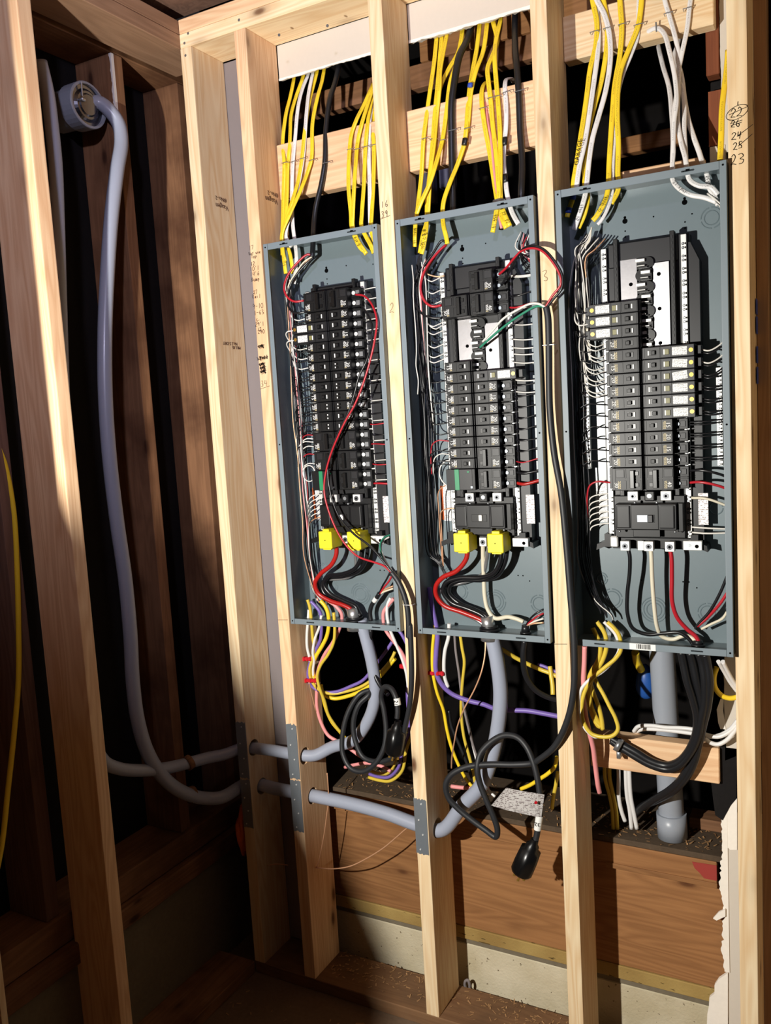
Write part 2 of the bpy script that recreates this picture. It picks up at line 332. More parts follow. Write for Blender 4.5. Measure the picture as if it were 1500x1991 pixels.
# ================================================================== SETTING
ZP, ZT, T, D = -1.455, 1.238, .0381, .14          # top of bottom plate, underside of top plate, lumber thickness, stud depth
XS = [-.4064, 0., .4064, .8128]                   # left edges of the studs in the panel wall
XL = -.592                                        # room face of the left wall
def structure(name, loc=(0,0,0)): return tag(empty(name, loc), kind='structure')
def bore(o, cuts):
    bm = bmesh.new()
    for p, q, r in cuts: cyl(bm, Vector(p)-o.location, Vector(q)-o.location, r, 20)
    me = bpy.data.meshes.new('cut'); bm.to_mesh(me); bm.free(); c = bpy.data.objects.new('cut', me); COL.objects.link(c); c.location = o.location
    md = o.modifiers.new('b', 'BOOLEAN'); md.object = c; md.operation = 'DIFFERENCE'; md.solver = 'EXACT'
    bpy.context.view_layer.update(); dg = bpy.context.evaluated_depsgraph_get(); nm = bpy.data.meshes.new_from_object(o.evaluated_get(dg))
    o.modifiers.clear(); o.data = nm; bpy.data.objects.remove(c)
floor = boxo('floor', -1.6, 2.4, -3.2, 0.184, -1.56, -1.4931, 'floor', bev=0); tag(floor, kind='structure')
# --- panel wall
WB = structure('wall_back')
studs = []
for i, x in enumerate(XS): studs.append(boxo('stud', x, x+T, 0, D, ZP, ZT, 'fir_z' if i == 0 else 'new_z', WB, .0025, 2))
corner = boxo('stud', XL, XL+T, 0, D, ZP, ZT, 'new_z', WB, .0025, 2)
# the conduits run through bored holes
HB, HA = (.030, -.772), (.055, -.905)
for s_, x in ((corner, XL), (studs[0], XS[0])):
    bore(s_, [((x-.03, y, z), (x+T+.03, y, z), .025) for y, z in (HB, HA)])
bore(studs[1], [((-.03, .055, -.93), (.07, .055, -.93), .027)])
boxo('top_plate', XL, 1.5, 0, D, ZT, ZT+T, 'new_x', WB, .002); boxo('top_plate', XL, 1.5, 0, D, ZT+T+.0006, ZT+2*T, 'fir_x', WB, .002)
boxo('bottom_plate', XL, 1.5, 0, .148, ZP-T, ZP, 'dusty', WB, .002)
boxo('blocking', XS[0]+T-.004+.008, XS[1]-.0005, .10, .137, .815, .962, 'fir_x', WB, .002)
boxo('blocking', XS[1]+T+.001, XS[2]-.001, .10, .137, .817, .966, 'fir_x', WB, .002)
boxo('blocking', XS[2]+T+.001, .775, .12, .158, .995, 1.095, 'new_x', WB, .002)
boxo('blocking', XS[2]+T+.001, .758, .142, .18, -.727, -.638, 'fir_x', WB, .002)
boxo('blocking', XS[2]+T+.118, .752, .10, .137, .66, .7205, 'fir_x', WB, .002)
# handwriting on the studs
S1 = lambda v: at(0, 0, 0)
def onstud(i, crop, x, y): p = pts(crop, [(x, y, -.0001)])[0]; return p
W1 = [("17",345,605,.011),("Not use",378,655,.008),("Top",372,690,.009),("12",360,760,.010),("10'1",378,805,.011),("14'6",380,857,.011),("Bump",388,910,.010),("27",385,1035,.010),("Rail",396,1075,.010),
 ("9-10",412,1170,.013),("1-63",420,1232,.012),("5-",410,1308,.009),("29'1",427,1345,.011),("12",425,1395,.010),("240",442,1418,.011),("34",470,1920,.016)]
CROP['R'] = (4.979, 420, 360); CROP['S'] = (6.64, 700, 340); CROP['T'] = (4.975, 1340, 0)
for s_, x, y, h in W1: scribe('pencil_mark' if s_ == '34' else 'handwriting', s_, onstud(0,'R',x,y), h, studs[0], w=.0010, lines=([[(-1.,-.9),(1.1,-.5)]] if s_ == '34' else ()))
for x, y, n in ((438,1560,2),(455,1672,4),(447,1735,2),(455,1770,3),(458,1805,3)):
    scribe('crossed_out_mark', 'x#'*(n//2)+'#', onstud(0,'R',x,y), .010, studs[0], w=.0016, jit=.2, lines=[[(-.9,.1),(.9,.3)],[(-.8,-.2),(.8,.0)],[(-.8,.3),(.7,-.1)]])
scribe('handwriting', '16', onstud(1,'S',325,375), .014, studs[1]); scribe('handwriting', '39', onstud(1,'S',325,505), .014, studs[1], lines=[[(-1.,-.75),(1.,-.45)]])
scribe('pencil_mark', '2', onstud(1,'S',424,1715), .022, studs[1], 'pencil', w=.0008)
scribe('pencil_mark', '3', onstud(2,'C',1297,712), .024, studs[2], 'pencil', w=.0008)
q = 'T'
circ = [(1.35*math.cos(a*.35)*.9, .75*math.sin(a*.35)+.25*math.cos(a*.35)) for a in range(19)]
scribe('handwriting', '22', onstud(3,q,468,1088), .017, studs[3], lines=[circ, [(-.9,-.1),(1.1,.4)], [(.1,1.2),(.1,.8),(.4,.8)]], w=.0012)
scribe('crossed_out_mark', '26', onstud(3,q,455,1195), .013, studs[3], w=.0013, lines=[[(-.8,.1),(.9,.3)],[(-.7,-.2),(.8,0)]])
scribe('handwriting', '24', onstud(3,q,468,1312), .014, studs[3], w=.0013, lines=[[(0,-.1),(2.1,1.1)]]); scribe('handwriting', '25', onstud(3,q,478,1408), .014, studs[3], w=.0013, lines=[[(0,-.1),(1.9,1.2)]])
scribe('handwriting', '23', onstud(3,q,480,1540), .020, studs[3], w=.0013)
def cutline(i, u0, u1, v, st): a, b = at(u0, v, -.0001), at(u1, v, -.0001); bm = bmesh.new(); ribbon(bm, [Vector((0,0,0)), b-a], .0012, Vector((1,0,0)), Vector((0,0,1)), Vector((0,-1,0))); place('pencil_mark', mesh(bm, 'ink'), a-Vector((0,.0008,0)), st)
cutline(0, 541, 560, 1205, studs[0]); cutline(2, 1077, 1103, 1252, studs[2])
# grade stamps on the wide faces, printed upside down
def stamp(s, pos, size, parent, R, U):
    me = text_mesh(s, size, 'stamp'); o = place('grade_stamp', me, pos, parent); R, U = Vector(R), Vector(U); o.rotation_euler = Matrix((R, U, R.cross(U))).transposed().to_euler()
for st, (u, v), s_, dz in ((corner, (432, 402), 'Vaagen', 0), (corner, (430, 387), '\u00aeNo.-2', 0), (studs[0], (528, 389), 'Vaagen', 0), (studs[0], (531, 377), '\u00aeNo.-2', 0)):
    x = (XL+T if st is corner else XS[0]+T)+.0006; p = at(u, v, x, 0); stamp(s_, p, .020 if 'V' in s_ else .016, st, (0,-1,0), (0,0,-1))
stamp('No.2 S-DRY', at(448, 668, XL+T+.0006, 0), .013, corner, (0,-1,0), (0,0,-1)); stamp('MILL 85', at(460, 676, XL+T+.0006, 0), .012, corner, (0,-1,0), (0,0,-1))
for u, v in ((465,39),(366,65),(359,84),(361,108),(543,68),(637,50)):
    p = at(u, v, -.0003); bm = bmesh.new(); cyl(bm, (0,-.0008,0), (0,.001,0), .0036, 10); place('nail_head', mesh(bm, 'steel'), p, WB)
# --- old drywall left behind the new framing
WD = structure('wall_rear')
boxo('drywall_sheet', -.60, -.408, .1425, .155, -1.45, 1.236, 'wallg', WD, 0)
def walk(n, amp, rn):
    out = []; v = 0.
    for i in range(n): v = v*.8+rn.uniform(-.55, .55)*amp; out.append(v+rn.uniform(-.25, .25)*amp)
    return out
def ragged(name, x0, x1, zt, zb, y0, y1, m, parent, amp=.004, n=60, side='b', seed=1):
    rn = random.Random(seed); P = []
    if side == 'b': J = walk(n+1, amp, rn); P = [(x0, zt), (x1, zt)]+[(x1+(x0-x1)*i/n, zb+J[i]) for i in range(n+1)]
    else: J = walk(n+1, amp, rn); P = [(x1, zt), (x1, zb)]+[(x0+J[i], zb+(zt-zb)*i/n) for i in range(n+1)]
    c = Vector((sum(p[0] for p in P)/len(P), y0, sum(p[1] for p in P)/len(P))); bm = bmesh.new(); prism(bm, [(a-c.x, b-c.z) for a, b in P], 0, y1-y0)
    return place(name, mesh(bm, m), c, parent)
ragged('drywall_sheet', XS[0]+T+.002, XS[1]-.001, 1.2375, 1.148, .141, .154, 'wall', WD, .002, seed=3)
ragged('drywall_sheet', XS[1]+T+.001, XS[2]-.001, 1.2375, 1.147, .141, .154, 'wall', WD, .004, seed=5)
ragged('torn_edge', XS[0]+T+.002, XS[1]-.001, 1.150, 1.145, .139, .141, 'gyp', WD, .002, 40, seed=8); ragged('torn_edge', XS[1]+T+.001, XS[2]-.001, 1.150, 1.1435, .139, .141, 'gyp', WD, .003, 40, seed=9)
ragged('drywall_sheet', .782, .851, 1.236, .735, .160, .172, 'wall', WD, .001, side='l', seed=4)
ragged('drywall_sheet', .770, .851, .72, -.640, .161, .173, 'wall', WD, .004, side='l', seed=6)
ragged('drywall_sheet', .768, .851, -.80, -1.47, .161, .173, 'wall', WD, .003, 70, side='l', seed=7)
ragged('torn_edge', .760, .772, -.80, -1.22, .158, .161, 'gyp', WD, .006, 70, side='l', seed=12)
def poly(name, crop, L, y0, th, m, parent):
    P = [pts(crop, [(a, b, y0)])[0] for a, b in L]; c = sum(P, Vector())/len(P); bm = bmesh.new(); prism(bm, [(p.x-c.x, p.z-c.z) for p in P], 0, th)
    return place(name, mesh(bm, m), c, parent)
poly('torn_drywall', 'Q', [(1290,730),(1275,740),(1245,760),(1225,790),(1225,830),(1200,850),(1198,890),(1190,930),(1188,978),(1180,1040),(1290,1040)], .156, .010, 'gyp', WD)
poly('torn_drywall', 'Q', [(1278,420),(1245,435),(1218,465),(1235,475),(1278,455)], .152, .006, 'gyp', WD)
poly('torn_drywall', 'I', [(1274,1100),(1230,1150),(1190,1230),(1178,1260),(1200,1300),(1205,1420),(1230,1440),(1274,1440)], .1585, .003, 'gyp', WD)
poly('building_paper', 'I', [(1165,700),(1175,640),(1195,700),(1195,850),(1270,820),(1272,1090),(1230,1150),(1180,1245),(1130,1210),(1115,1100),(1098,950),(1150,900)], .157, .002, 'felt', WD)
poly('torn_drywall', 'I', [(1140,510),(1165,440),(1185,440),(1182,520),(1200,640),(1165,640),(1150,600)], .159, .003, 'gyp', WD)
boxo('post', .752, .780, .16, .20, .905, 1.236, 'redwood', WD, .002); boxo('post', .757, .782, .19, .23, .55, .9, 'felt', WD, .002)
ragged('post', .755, .783, .872, .755, .165, .20, 'redwood', WD, .003, 12, seed=20)
boxo('drywall_block', .757, .79, .158, .20, .63, .752, 'wall', WD, .001)
# --- old rim, sill and foundation low in the wall
YB = .185
boxo('foundation', -.62, 1.3, YB+.006, YB+.2, -1.56, -1.348, 'conc', WD, .004)
boxo('sill_shade_strip', -.62, 1.3, YB+.004, YB+.2, -1.3478, -1.330, 'concg', WD, .002)  # grey strip standing in for the shadow under the sill overhang
def seam(name, z0, z1, y, m, xs, **k):
    for a, b in zip(xs[:-1], xs[1:]): boxo(name, a+.0006, b-.0006, y, y+.04, z0, z1, m, WD, k.get('bev', .002))
seam('sill_plank', -1.3295, -1.292, YB-.004, 'treated', (-.62, .43, 1.3))
seam('rim_plank', -1.2915, -1.002, YB, 'plank_x', (-.62, -.02, .425, 1.3)); 
seam('ledger_board', -1.001, -.945, YB-.012, 'plank_x', (-.62, .42, .745))
boxo('ledge', -.62, .775, YB-.010, .42, -.9449, -.93, 'dust', WD, .002); boxo('ledge_strip', .47, .745, YB-.016, YB-.002, -1.012, -.9985, 'plank_x', WD, .001)
boxo('sole_plate', .66, .77, .30, .36, -.9299, -.90, 'old_x', WD, .002)
bm = bmesh.new(); prism(bm, [(.022,.016),(-.036,.014),(-.03,-.002),(-.018,-.012),(-.008,-.024),(.022,-.024)], 0, .0012); place('paint_patch', mesh(bm, 'redpaint'), (.722, YB-.0135, -.968), WD)
# --- the dark space beyond; near-black boards carry its shade in their colour
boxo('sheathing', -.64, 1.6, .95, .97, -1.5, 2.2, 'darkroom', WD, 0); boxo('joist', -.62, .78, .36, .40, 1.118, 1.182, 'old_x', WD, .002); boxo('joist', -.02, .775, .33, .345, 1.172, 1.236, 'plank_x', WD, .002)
for x, z0, z1, wd in ((-.25,.3,.62,.05),(-.12,.2,.58,.07),(.12,.4,.7,.06),(.27,.3,.62,.05),(-.26,.85,1.05,.03),(-.17,.86,1.08,.05),(-.10,.9,1.08,.04),(.56,.48,.74,.12)):
    boxo('reflection_box', x, x+wd, .60, .63, z0, z1, 'slate', WD, .002)  # boxes whose colour stands for grey-violet window reflections in the void
boxo('joist', .44, .62, .62, .66, .90, .945, 'plank_x', WD, .002)
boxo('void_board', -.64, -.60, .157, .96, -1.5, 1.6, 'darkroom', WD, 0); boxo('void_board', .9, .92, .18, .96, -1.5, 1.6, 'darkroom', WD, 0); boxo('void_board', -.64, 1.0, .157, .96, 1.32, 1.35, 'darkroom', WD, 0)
# --- wall right of the last stud
WR = structure('wall_right')
boxo('side_board', .8512, .876, .1408, .27, -1.455, 1.236, 'taupe_z', WR, .001)
boxo('side_stud', 1.0, 1.04, .0, .14, -1.455, 1.238, 'new_z', WR, .002)
# --- left wall
WL = structure('wall_left')
fg = boxo('stud', XL-D, XL, -.540, -.502, ZP, ZT, 'fir_z', WL, .003, 2)
for y in (-.946, -1.352, -1.76): boxo('stud', XL-D, XL, y, y+T, ZP, ZT, 'fir_z', WL, .003, 2)
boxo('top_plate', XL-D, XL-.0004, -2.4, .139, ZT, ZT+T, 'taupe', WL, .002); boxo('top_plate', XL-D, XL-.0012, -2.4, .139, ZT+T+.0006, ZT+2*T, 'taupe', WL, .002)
boxo('bottom_plate', XL-D, XL, -2.4, -.0005, ZP-T, ZP, 'old_y', WL, .002)
XO = -.752                                                              # room face of the old studs behind
for y0, m in ((-.100, 'old_z'), (.165, 'old_z'), (-.60, 'weather')): boxo('old_stud', XO-.14, XO, y0, y0+.04, -1.02, 1.236, m, WL, .003, 2)
boxo('old_plate', XO-.14, XO, -1.2, .3, 1.2365, 1.275, 'old_y', WL, .003)
ragged('white_paint_edge', XO-.007, XO-.0005, 1.235, 1.01, -.1012, -.1002, 'gyp', WL, .003, 40, side='l', seed=31); boxo('white_paint_edge', XO-.002, XO+.0008, -.1008, -.092, .98, 1.235, 'gyp', WL, .0003)
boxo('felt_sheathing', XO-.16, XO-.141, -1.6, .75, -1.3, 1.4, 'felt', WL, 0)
boxo('old_sill', XO-.16, XO+.012, -1.6, .75, -1.10, -1.021, 'old_y', WL, .004); boxo('old_ledger', XO-.10, XO+.035, -1.6, .75, -1.16, -1.101, 'old_y', WL, .004)
boxo('foundation', XO-.16, XO+.02, -1.6, .75, -1.56, -1.161, 'concg', WL, .004)
boxo('poly_sheet', XL-.115, XL-.100, .142, .150, -1.0, 1.236, 'poly', WL, .001); boxo('poly_sheet', XL-.09, XL-.004, .168, .172, -1.0, 1.236, 'poly', WL, .001)
boxo('end_board', -.9, XL-.001, .21, .23, -1.2, 1.3, 'old_z', WL, .001)
# invented boards outside the view, added to block the work light and shape shadows
WF = structure('shade_boards')
boxo('shadow_board', XL, -.452, -.955, -.940, -1.4925, 1.236, 'new_z', WF, .001)
bm = bmesh.new(); prism(bm, [(-.59, .84), (-.59, -1.492), (.469, -1.492)], 0, .012); place('shadow_sheet', mesh(bm, 'plank_x'), (0, -1.456, 0), WF)
# --- ceiling boards above the plates
CE = structure('ceiling')
for i, (a, b) in enumerate(((-2.3,-.95),(-.945,-.60),(-.595,-.33),(-.325,-.14),(-.135,.05))): boxo('ceiling_board', -1.3, -.05 if i < 4 else 1.6, a, b, 1.345, 1.365, 'weather', CE, .002)
boxo('joist', -.74, -.70, -2.3, .14, 1.3155, 1.3448, 'fir_y', CE, .002); boxo('joist', -.62, -.585, -2.3, -.16, 1.316, 1.3448, 'new_y', CE, .002)
boxo('ceiling_board', -.04, 2.4, -3.2, -.14, 1.62, 1.64, 'fir_x', CE, 0)

# ================================================================== PANELS
YF, YB_ = -.018, .085                              # front rim and back sheet of the cabinets
PZT, PZB = .6755, -.363
PITCH = .0263
_me = {}
def cached(key, fn):
    if key not in _me: _me[key] = fn()
    return _me[key]
def side(sg, a, b): return (a, b) if sg > 0 else (-b, -a)
def breaker_body(kind, sg):
    """origin at the middle of the panel axis, front of the body at y=0; sg=+1 right column"""
    def f():
        bm = bmesh.new(); X = lambda a, b: side(sg, a, b)
        h = {'single':.0127,'tandem':.0127,'afci':.0127,'double':.0258,'double2':.0258}[kind]
        L = {'afci':.112}.get(kind, .064)
        a, b = X(.0035, L); bbox(bm, a, b, 0, .046, -h, h, .0012)
        a, b = X(.0010, .010); bbox(bm, a, b, .006, .046, -h*.98, h*.98, .0008)
        n = 2 if kind.startswith('double') else 1
        for i in range(n):                                              # framed escutcheon round each handle
            zc = 0 if n == 1 else (.0129 if i else -.0129)
            for (p, q, z0, z1) in ((.007, .040 if kind == 'afci' else .0405, .0098, .0108), (.007, .0405, -.0108, -.0098), (.007, .008, -.0108, .0108), (.0395, .0405, -.0108, .0108)):
                a, b = X(p, q); bbox(bm, a, b, -.0012, .002, zc+z0, zc+z1)
            if kind != 'afci':
                for (p, q, z0, z1) in ((.0425, .0625, .0095, .0105), (.0425, .0625, -.0105, -.0095)):
                    a, b = X(p, q); bbox(bm, a, b, -.0009, .002, zc+z0, zc+z1)
        if kind == 'afci':
            for p, q in ((.0415, .0425), (.062, .0635)):
                a, b = X(p, q); bbox(bm, a, b, -.0012, .002, -.0115, .0115)
            a, b = X(.112, .124); bbox(bm, a, b, .014, .040, -.0095, .0095, .001)
        else:                                                            # terminal shelf
            if sg < 0: a, b = X(.062, .0715); bbox(bm, a, b, .001, .046, -h+.0005, h-.0005, .001); a, b = X(.07, .086); bbox(bm, a, b, .038, .05, -h+.001, h-.001, .001)
            else: a, b = X(.062, .092); bbox(bm, a, b, .026, .046, -h+.001, h-.001, .001)
            for i in range(n if sg > 0 else 0):
                zc = 0 if n == 1 else (.0129 if i else -.0129)
                a, b = X(.066, .090)
                for z in (-.0115, .0105): bbox(bm, a, b, .018, .027, zc+z, zc+z+.001)
        return mesh(bm, 'black2' if kind == 'afci' else 'black')
    return cached(('bb', kind, sg), f)
def m_box(key, x0, x1, y0, y1, z0, z1, m, sg=1, bev=.0005):
    def f():
        bm = bmesh.new(); a, b = side(sg, x0, x1); bbox(bm, a, b, y0, y1, z0, z1, bev); return mesh(bm, m)
    return cached((key, sg), f)
def m_screw(key, r, m, d=.004):
    def f():
        bm = bmesh.new(); cyl(bm, (0, 0, 0), (0, d, 0), r, 12); bbox(bm, -r*.75, r*.75, -.0006, .0004, -r*.13, r*.13); bbox(bm, -r*.13, r*.13, -.0006, .0004, -r*.75, r*.75)
        return mesh(bm, m)
    return cached(key, f)
def m_rating(txt, sg):
    def f():
        a = text_mesh(txt, .0125, 'whiteprint'); bm = bmesh.new(); bm.from_mesh(a)
        R = Matrix(((0, 1 if sg < 0 else 1, 0), (0, 0, -1), (-1, 0, 0))).to_4x4()   # lettering turned to read from below
        bm.transform(R); me = bpy.data.meshes.new('rating'); bm.to_mesh(me); bm.free(); me.materials.append(MT['whiteprint']); me.materials.append(MT['goldprint'])
        return me
    return cached(('rt', txt, sg), f)
def m_fine(sg, dim):
    def f():
        bm = bmesh.new(); rn = random.Random(5+sg)
        for i in range(3):
            x = -.0034+i*.0022; z = -.0085
            while z < .0080:
                l = rn.uniform(.001, .0038); bbox(bm, x, x+.0013, -.0001, .0001, z, min(z+l, .0088)); z += l+rn.uniform(.0006, .0014)
        me = mesh(bm, 'goldprint' if dim else 'whiteprint'); me.materials.append(MT['goldprint']); me.polygons.foreach_set('material_index', [1 if p.center.z < -.004 else 0 for p in me.polygons]); return me
    return cached(('fine', sg, dim), f)
def breaker(panel, cx, z, kind, sg, txt='15', on=1, label_tilt=0, white=True, term=True):
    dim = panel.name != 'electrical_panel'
    names = {'single':'circuit_breaker','tandem':'tandem_breaker','afci':'arc_fault_breaker','double':'double_pole_breaker','double2':'double_pole_breaker'}
    b = place(names[kind], breaker_body(kind, sg), (cx, 0, z), panel)
    n = 2 if kind.startswith('double') else 1
    zs = [0] if n == 1 else [-.0129, .0129]
    if kind == 'tandem':
        for dz in (-.0045, .0045):
            place('toggle', m_box('tgt', -.0035, .0035, -.003, .001, -.0026, .0026, 'black3', sg), (cx+sg*.021, 0, z+dz), b); place('indicator', m_box('tti', -.0015, .0015, -.0034, -.001, -.002, .002, 'white', sg, .0002), (cx+sg*.017, 0, z+dz), b)
    elif n == 1:
        place('toggle', m_box('tgw', -.0085, .0085, -.0008, .001, -.0058, .0058, 'black3', sg), (cx+sg*.024, 0, z), b)
        place('toggle', m_box('tgh', -.0045, .0045, -.006, .001, -.0045, .0045, 'black', sg, .001), (cx+sg*(.0268 if on else .021), 0, z), b)
        if white: place('indicator', m_box('tti2', -.0015, .0015, -.0022, -.0002, -.005, .005, 'white' if on else 'black2', sg, .0002), (cx+sg*(.0165 if sg > 0 and kind != 'afci' else .0165), 0, z), b)
    else:
        place('handle_tie', m_box('tie', -.0048, .0048, -.0085, .001, -.0205, .0205, 'black3', sg, .001), (cx+sg*.025, 0, z), b)
        for dz in zs: place('toggle', m_box('tgw2', -.004, .004, -.0025, .001, -.0045, .0045, 'black3', sg), (cx+sg*.0155, 0, z+dz), b)
        place('blank_panel', m_box('blank', -.009, .009, -.0014, .0005, -.009, .009, 'black2', sg), (cx+sg*.0525, 0, z+.0129), b)
    if kind == 'afci':
        o = place('sticker', m_box('afl', -.0155, .0155, -.0006, .0004, -.0088, .0088, 'paper', sg, .0001), (cx+sg*.0815, 0, z), b); o.rotation_euler = (0, label_tilt, 0)
        place('test_button', m_box('afb', -.0045, .0045, -.0022, .001, -.0058, .0058, 'olive', sg), (cx+sg*.0555, 0, z), b); place('indicator', m_box('afw', -.0015, .0015, -.0012, .001, -.0056, .0056, 'white', sg, .0002), (cx+sg*.0495, 0, z), b)
        place('terminal_screw', m_screw('brs', .0046, 'brass'), (cx+sg*.105, -.0008, z), b)
    else:
        zz = z if n == 1 else z-.0129
        place('rating_label', m_rating(txt, sg), (cx+sg*(.0545 if sg > 0 else .0615), -.0006, zz), b); place('fine_print', m_fine(sg, panel.name.endswith('.002')), (cx+sg*(.0475 if sg > 0 else .054), -.0006, zz), b)
        if term and sg > 0:
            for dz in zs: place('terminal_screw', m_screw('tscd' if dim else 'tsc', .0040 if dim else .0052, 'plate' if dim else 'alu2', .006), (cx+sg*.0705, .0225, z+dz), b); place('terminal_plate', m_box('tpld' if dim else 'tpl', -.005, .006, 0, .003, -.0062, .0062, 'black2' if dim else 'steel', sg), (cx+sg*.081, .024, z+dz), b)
    return b
def surge(panel, cx, z):
    b = place('surge_module', m_box('srg', -.081, -.003, -.003, .045, -.0262, .0262, 'black', 1, .001), (cx, 0, z), panel)
    place('green_stripe', m_box('srgs', -.006, .006, -.0006, .0004, -.0258, .0258, 'green'), (cx-.052, -.003, z), b)
    place('front_plate', m_box('srgf', -.017, .017, -.0006, .0004, -.0255, .0255, 'black2'), (cx-.028, -.003, z), b)
    place('indicator_lamp', m_box('srgl', -.003, .003, -.0008, .0004, -.002, .002, 'green'), (cx-.021, -.0038, z+.019), b); place('print_mark', m_box('srgp', -.003, .003, -.0008, .0004, -.003, .003, 'plate'), (cx-.013, -.0038, z-.019), b)
    return b
def m_bar(key, z0, z1, m, wd=.0115, dp=.010, step=.0263, pair=.0085):
    def f():
        bm = bmesh.new(); bbox(bm, -wd/2, wd/2, 0, dp, z0, z1, .0006); return mesh(bm, m)
    return cached(key, f)
def m_barscrews(key, z0, z1, step, pair, r=.0030):
    def f():
        bm = bmesh.new(); z = z0+step*.4
        while z < z1-.006:
            for dz in (0, pair) if pair else (0,):
                cyl(bm, (-.0012, -.0012, z+dz), (-.0012, .002, z+dz), r, 8); bbox(bm, .0025, .0050, -.0004, .002, z+dz-.002, z+dz+.002)
            z += step
        return mesh(bm, 'hole')
    return cached(key, f)
def m_heads(key, z0, z1, step, pair, r=.0021):
    def f():
        bm = bmesh.new(); z = z0+step*.4
        while z < z1-.006:
            for dz in (0, pair) if pair else (0,): cyl(bm, (-.0012, -.0016, z+dz), (-.0012, .002, z+dz), r, 8)
            z += step
        return mesh(bm, 'steel')
    return cached(key, f)
def lug(parent, x, z, y, w_=.019, h=.021, name='lug'):
    l = place(name, m_box('lug%g%g' % (w_, h), -w_/2, w_/2, 0, .016, -h/2, h/2, 'alu2', 1, .001), (x, y, z), parent)
    place('set_screw', cached('lugs', lambda: (lambda bm: (cyl(bm, (0,-.0015,0), (0,.004,0), .0066, 16), mesh(bm, 'darksteel'))[1])(bmesh.new())), (x, y, z-.0005), l)
    place('screw_socket', cached('lugh', lambda: (lambda bm: (cyl(bm, (0,-.0019,0), (0,.002,0), .0031, 6), mesh(bm, 'hole'))[1])(bmesh.new())), (x, y, z-.0005), l)
    return l
cached('plh', lambda: (lambda bm: (cyl(bm, (0,0,0), (0,.001,0), .0042, 14), mesh(bm, 'hole'))[1])(bmesh.new()))
def panel(label, x0, x1, cx, busrows, caps, toggle_w, group):
    P = tag(empty('electrical_panel', ((x0+x1)/2, 0, PZB)), label, 'electrical panel', group)
    th = .0016; xc = (x0+x1)/2; zc = (PZT+PZB)/2
    en = boxo('back_sheet', x0, x1, YB_, YB_+th, PZB, PZT, 'panelgrey', P, 0)
    for a, b in ((x0, x0+th), (x1-th, x1)): boxo('side_wall', a, b, YF, YB_, PZB, PZT, 'panelgrey', P, 0)
    for a, b in ((PZB, PZB+th), (PZT-th, PZT)): boxo('end_wall', x0+th, x1-th, YF, YB_, a, b, 'panelgrey', P, 0)
    LW = .0135
    for a, b in ((x0, x0+LW), (x1-LW, x1)):
        f = boxo('flange', a, b, YF-.0016, YF, PZB, PZT, 'flange', P, .0012, 2)
        for z in (PZT-.009, PZB+.009, .14): place('screw_hole', cached('scrh', lambda: (lambda bm: (cyl(bm, (0,-.0004,0), (0,.0008,0), .0022, 10), mesh(bm, 'hole'))[1])(bmesh.new())), ((a+b)/2, YF-.0016, z), f)
    for a, b, t in ((PZB, PZB+.0155, 0), (PZT-.0165, PZT, 1)):
        f = boxo('flange', x0+LW+.0004, x1-LW-.0004, YF-.0012, YF, a, b, 'flange', P, .0006)
        for k in (.19, .79):
            o = boxo('slot', x0+(x1-x0)*k-.013, x0+(x1-x0)*k+.013, YF-.0016, YF-.0006, (a+b)/2-.0016, (a+b)/2+.0016, 'hole', f, .0012)
            boxo('slot_nick', x0+(x1-x0)*k-.004, x0+(x1-x0)*k+.004, YF-.0017, YF-.0006, (a+b)/2-.0002, (a+b)/2+.0035, 'hole', f, 0) if t else None
    # holes, dimples and knockouts pressed in the back sheet
    def disc(name, x, z, r, m='hole', y=.0006): return place(name, cached(('disc', r, m), lambda: (lambda bm: (cyl(bm, (0,0,0), (0,.0009,0), r, 16), mesh(bm, m))[1])(bmesh.new())), (x, YB_-y, z), P)
    for dx in (-.045, .085) if busrows == 3 else (-.045,):
        zt = .615 if busrows == 3 else .61
        disc('mounting_hole', cx+dx, zt+(.012 if dx > 0 else -.008), .0058); disc('mounting_hole', cx+dx, zt+.008+(.012 if dx > 0 else -.008), .003); disc('screw_hole', cx+dx, zt-.030, .0017); disc('screw_hole', cx+dx, zt-.043, .0017)
    for dx, z in ((.018, .607), (.10, .60), (-.03, -.222), (.065, -.222), (.078, -.222), (.095, -.235)): disc('screw_hole', cx+dx, z, .0017)
    def ring(x, z, rs):
        def f():
            bm = bmesh.new()
            for r in rs:
                N = 28
                for i in range(N):
                    a0, a1 = 2*math.pi*i/N, 2*math.pi*(i+1)/N
                    if i % 7 == 0 and r == rs[0]: continue
                    q = [bm.verts.new((rr*math.cos(a), -dy, rr*math.sin(a))) for rr, dy, a in ((r-.0016,0,a0),(r,.0011,a0),(r,.0011,a1),(r-.0016,0,a1))]; bm.faces.new(q)
                    q2 = [bm.verts.new((rr*math.cos(a), -dy, rr*math.sin(a))) for rr, dy, a in ((r,.0011,a0),(r+.0016,0,a0),(r+.0016,0,a1),(r,.0011,a1))]; bm.faces.new(q2)
            return mesh(bm, 'panelgrey', True)
        place('knockout', cached(('ring', tuple(rs)), f), (x, YB_-.0002, z), P)
    for dx, dz, rs in ((-.002, -.292, (.030, .024, .017)), (-.10, -.270, (.024, .018)), (.118, -.292, (.022, .016)), (-.125, -.222, (.015, .010)), (.14, .585, (.022, .015)), (.14, -.05, (.014,))): ring(cx+dx, dz, rs)
    # interior
    base = boxo('bus_base', cx-.080, cx+.098, .052, .084, -.135, .556, 'black2', P, .002)
    for a, b in ((cx-.062, cx-.052), (cx+.060, cx+.070)):
        r = boxo('side_rail', a, b, .034, .053, -.03, .562, 'black', P, .001)
    def rail_notches(xa):
        bm = bmesh.new(); z = -.02
        while z < .55: bbox(bm, -.0015, .0015, -.0015, .001, z, z+.006); z += PITCH/2
        place('rail_notches', mesh(bm, 'black2'), (xa, .034, 0), P)
    rail_notches(cx-.057); rail_notches(cx+.065)
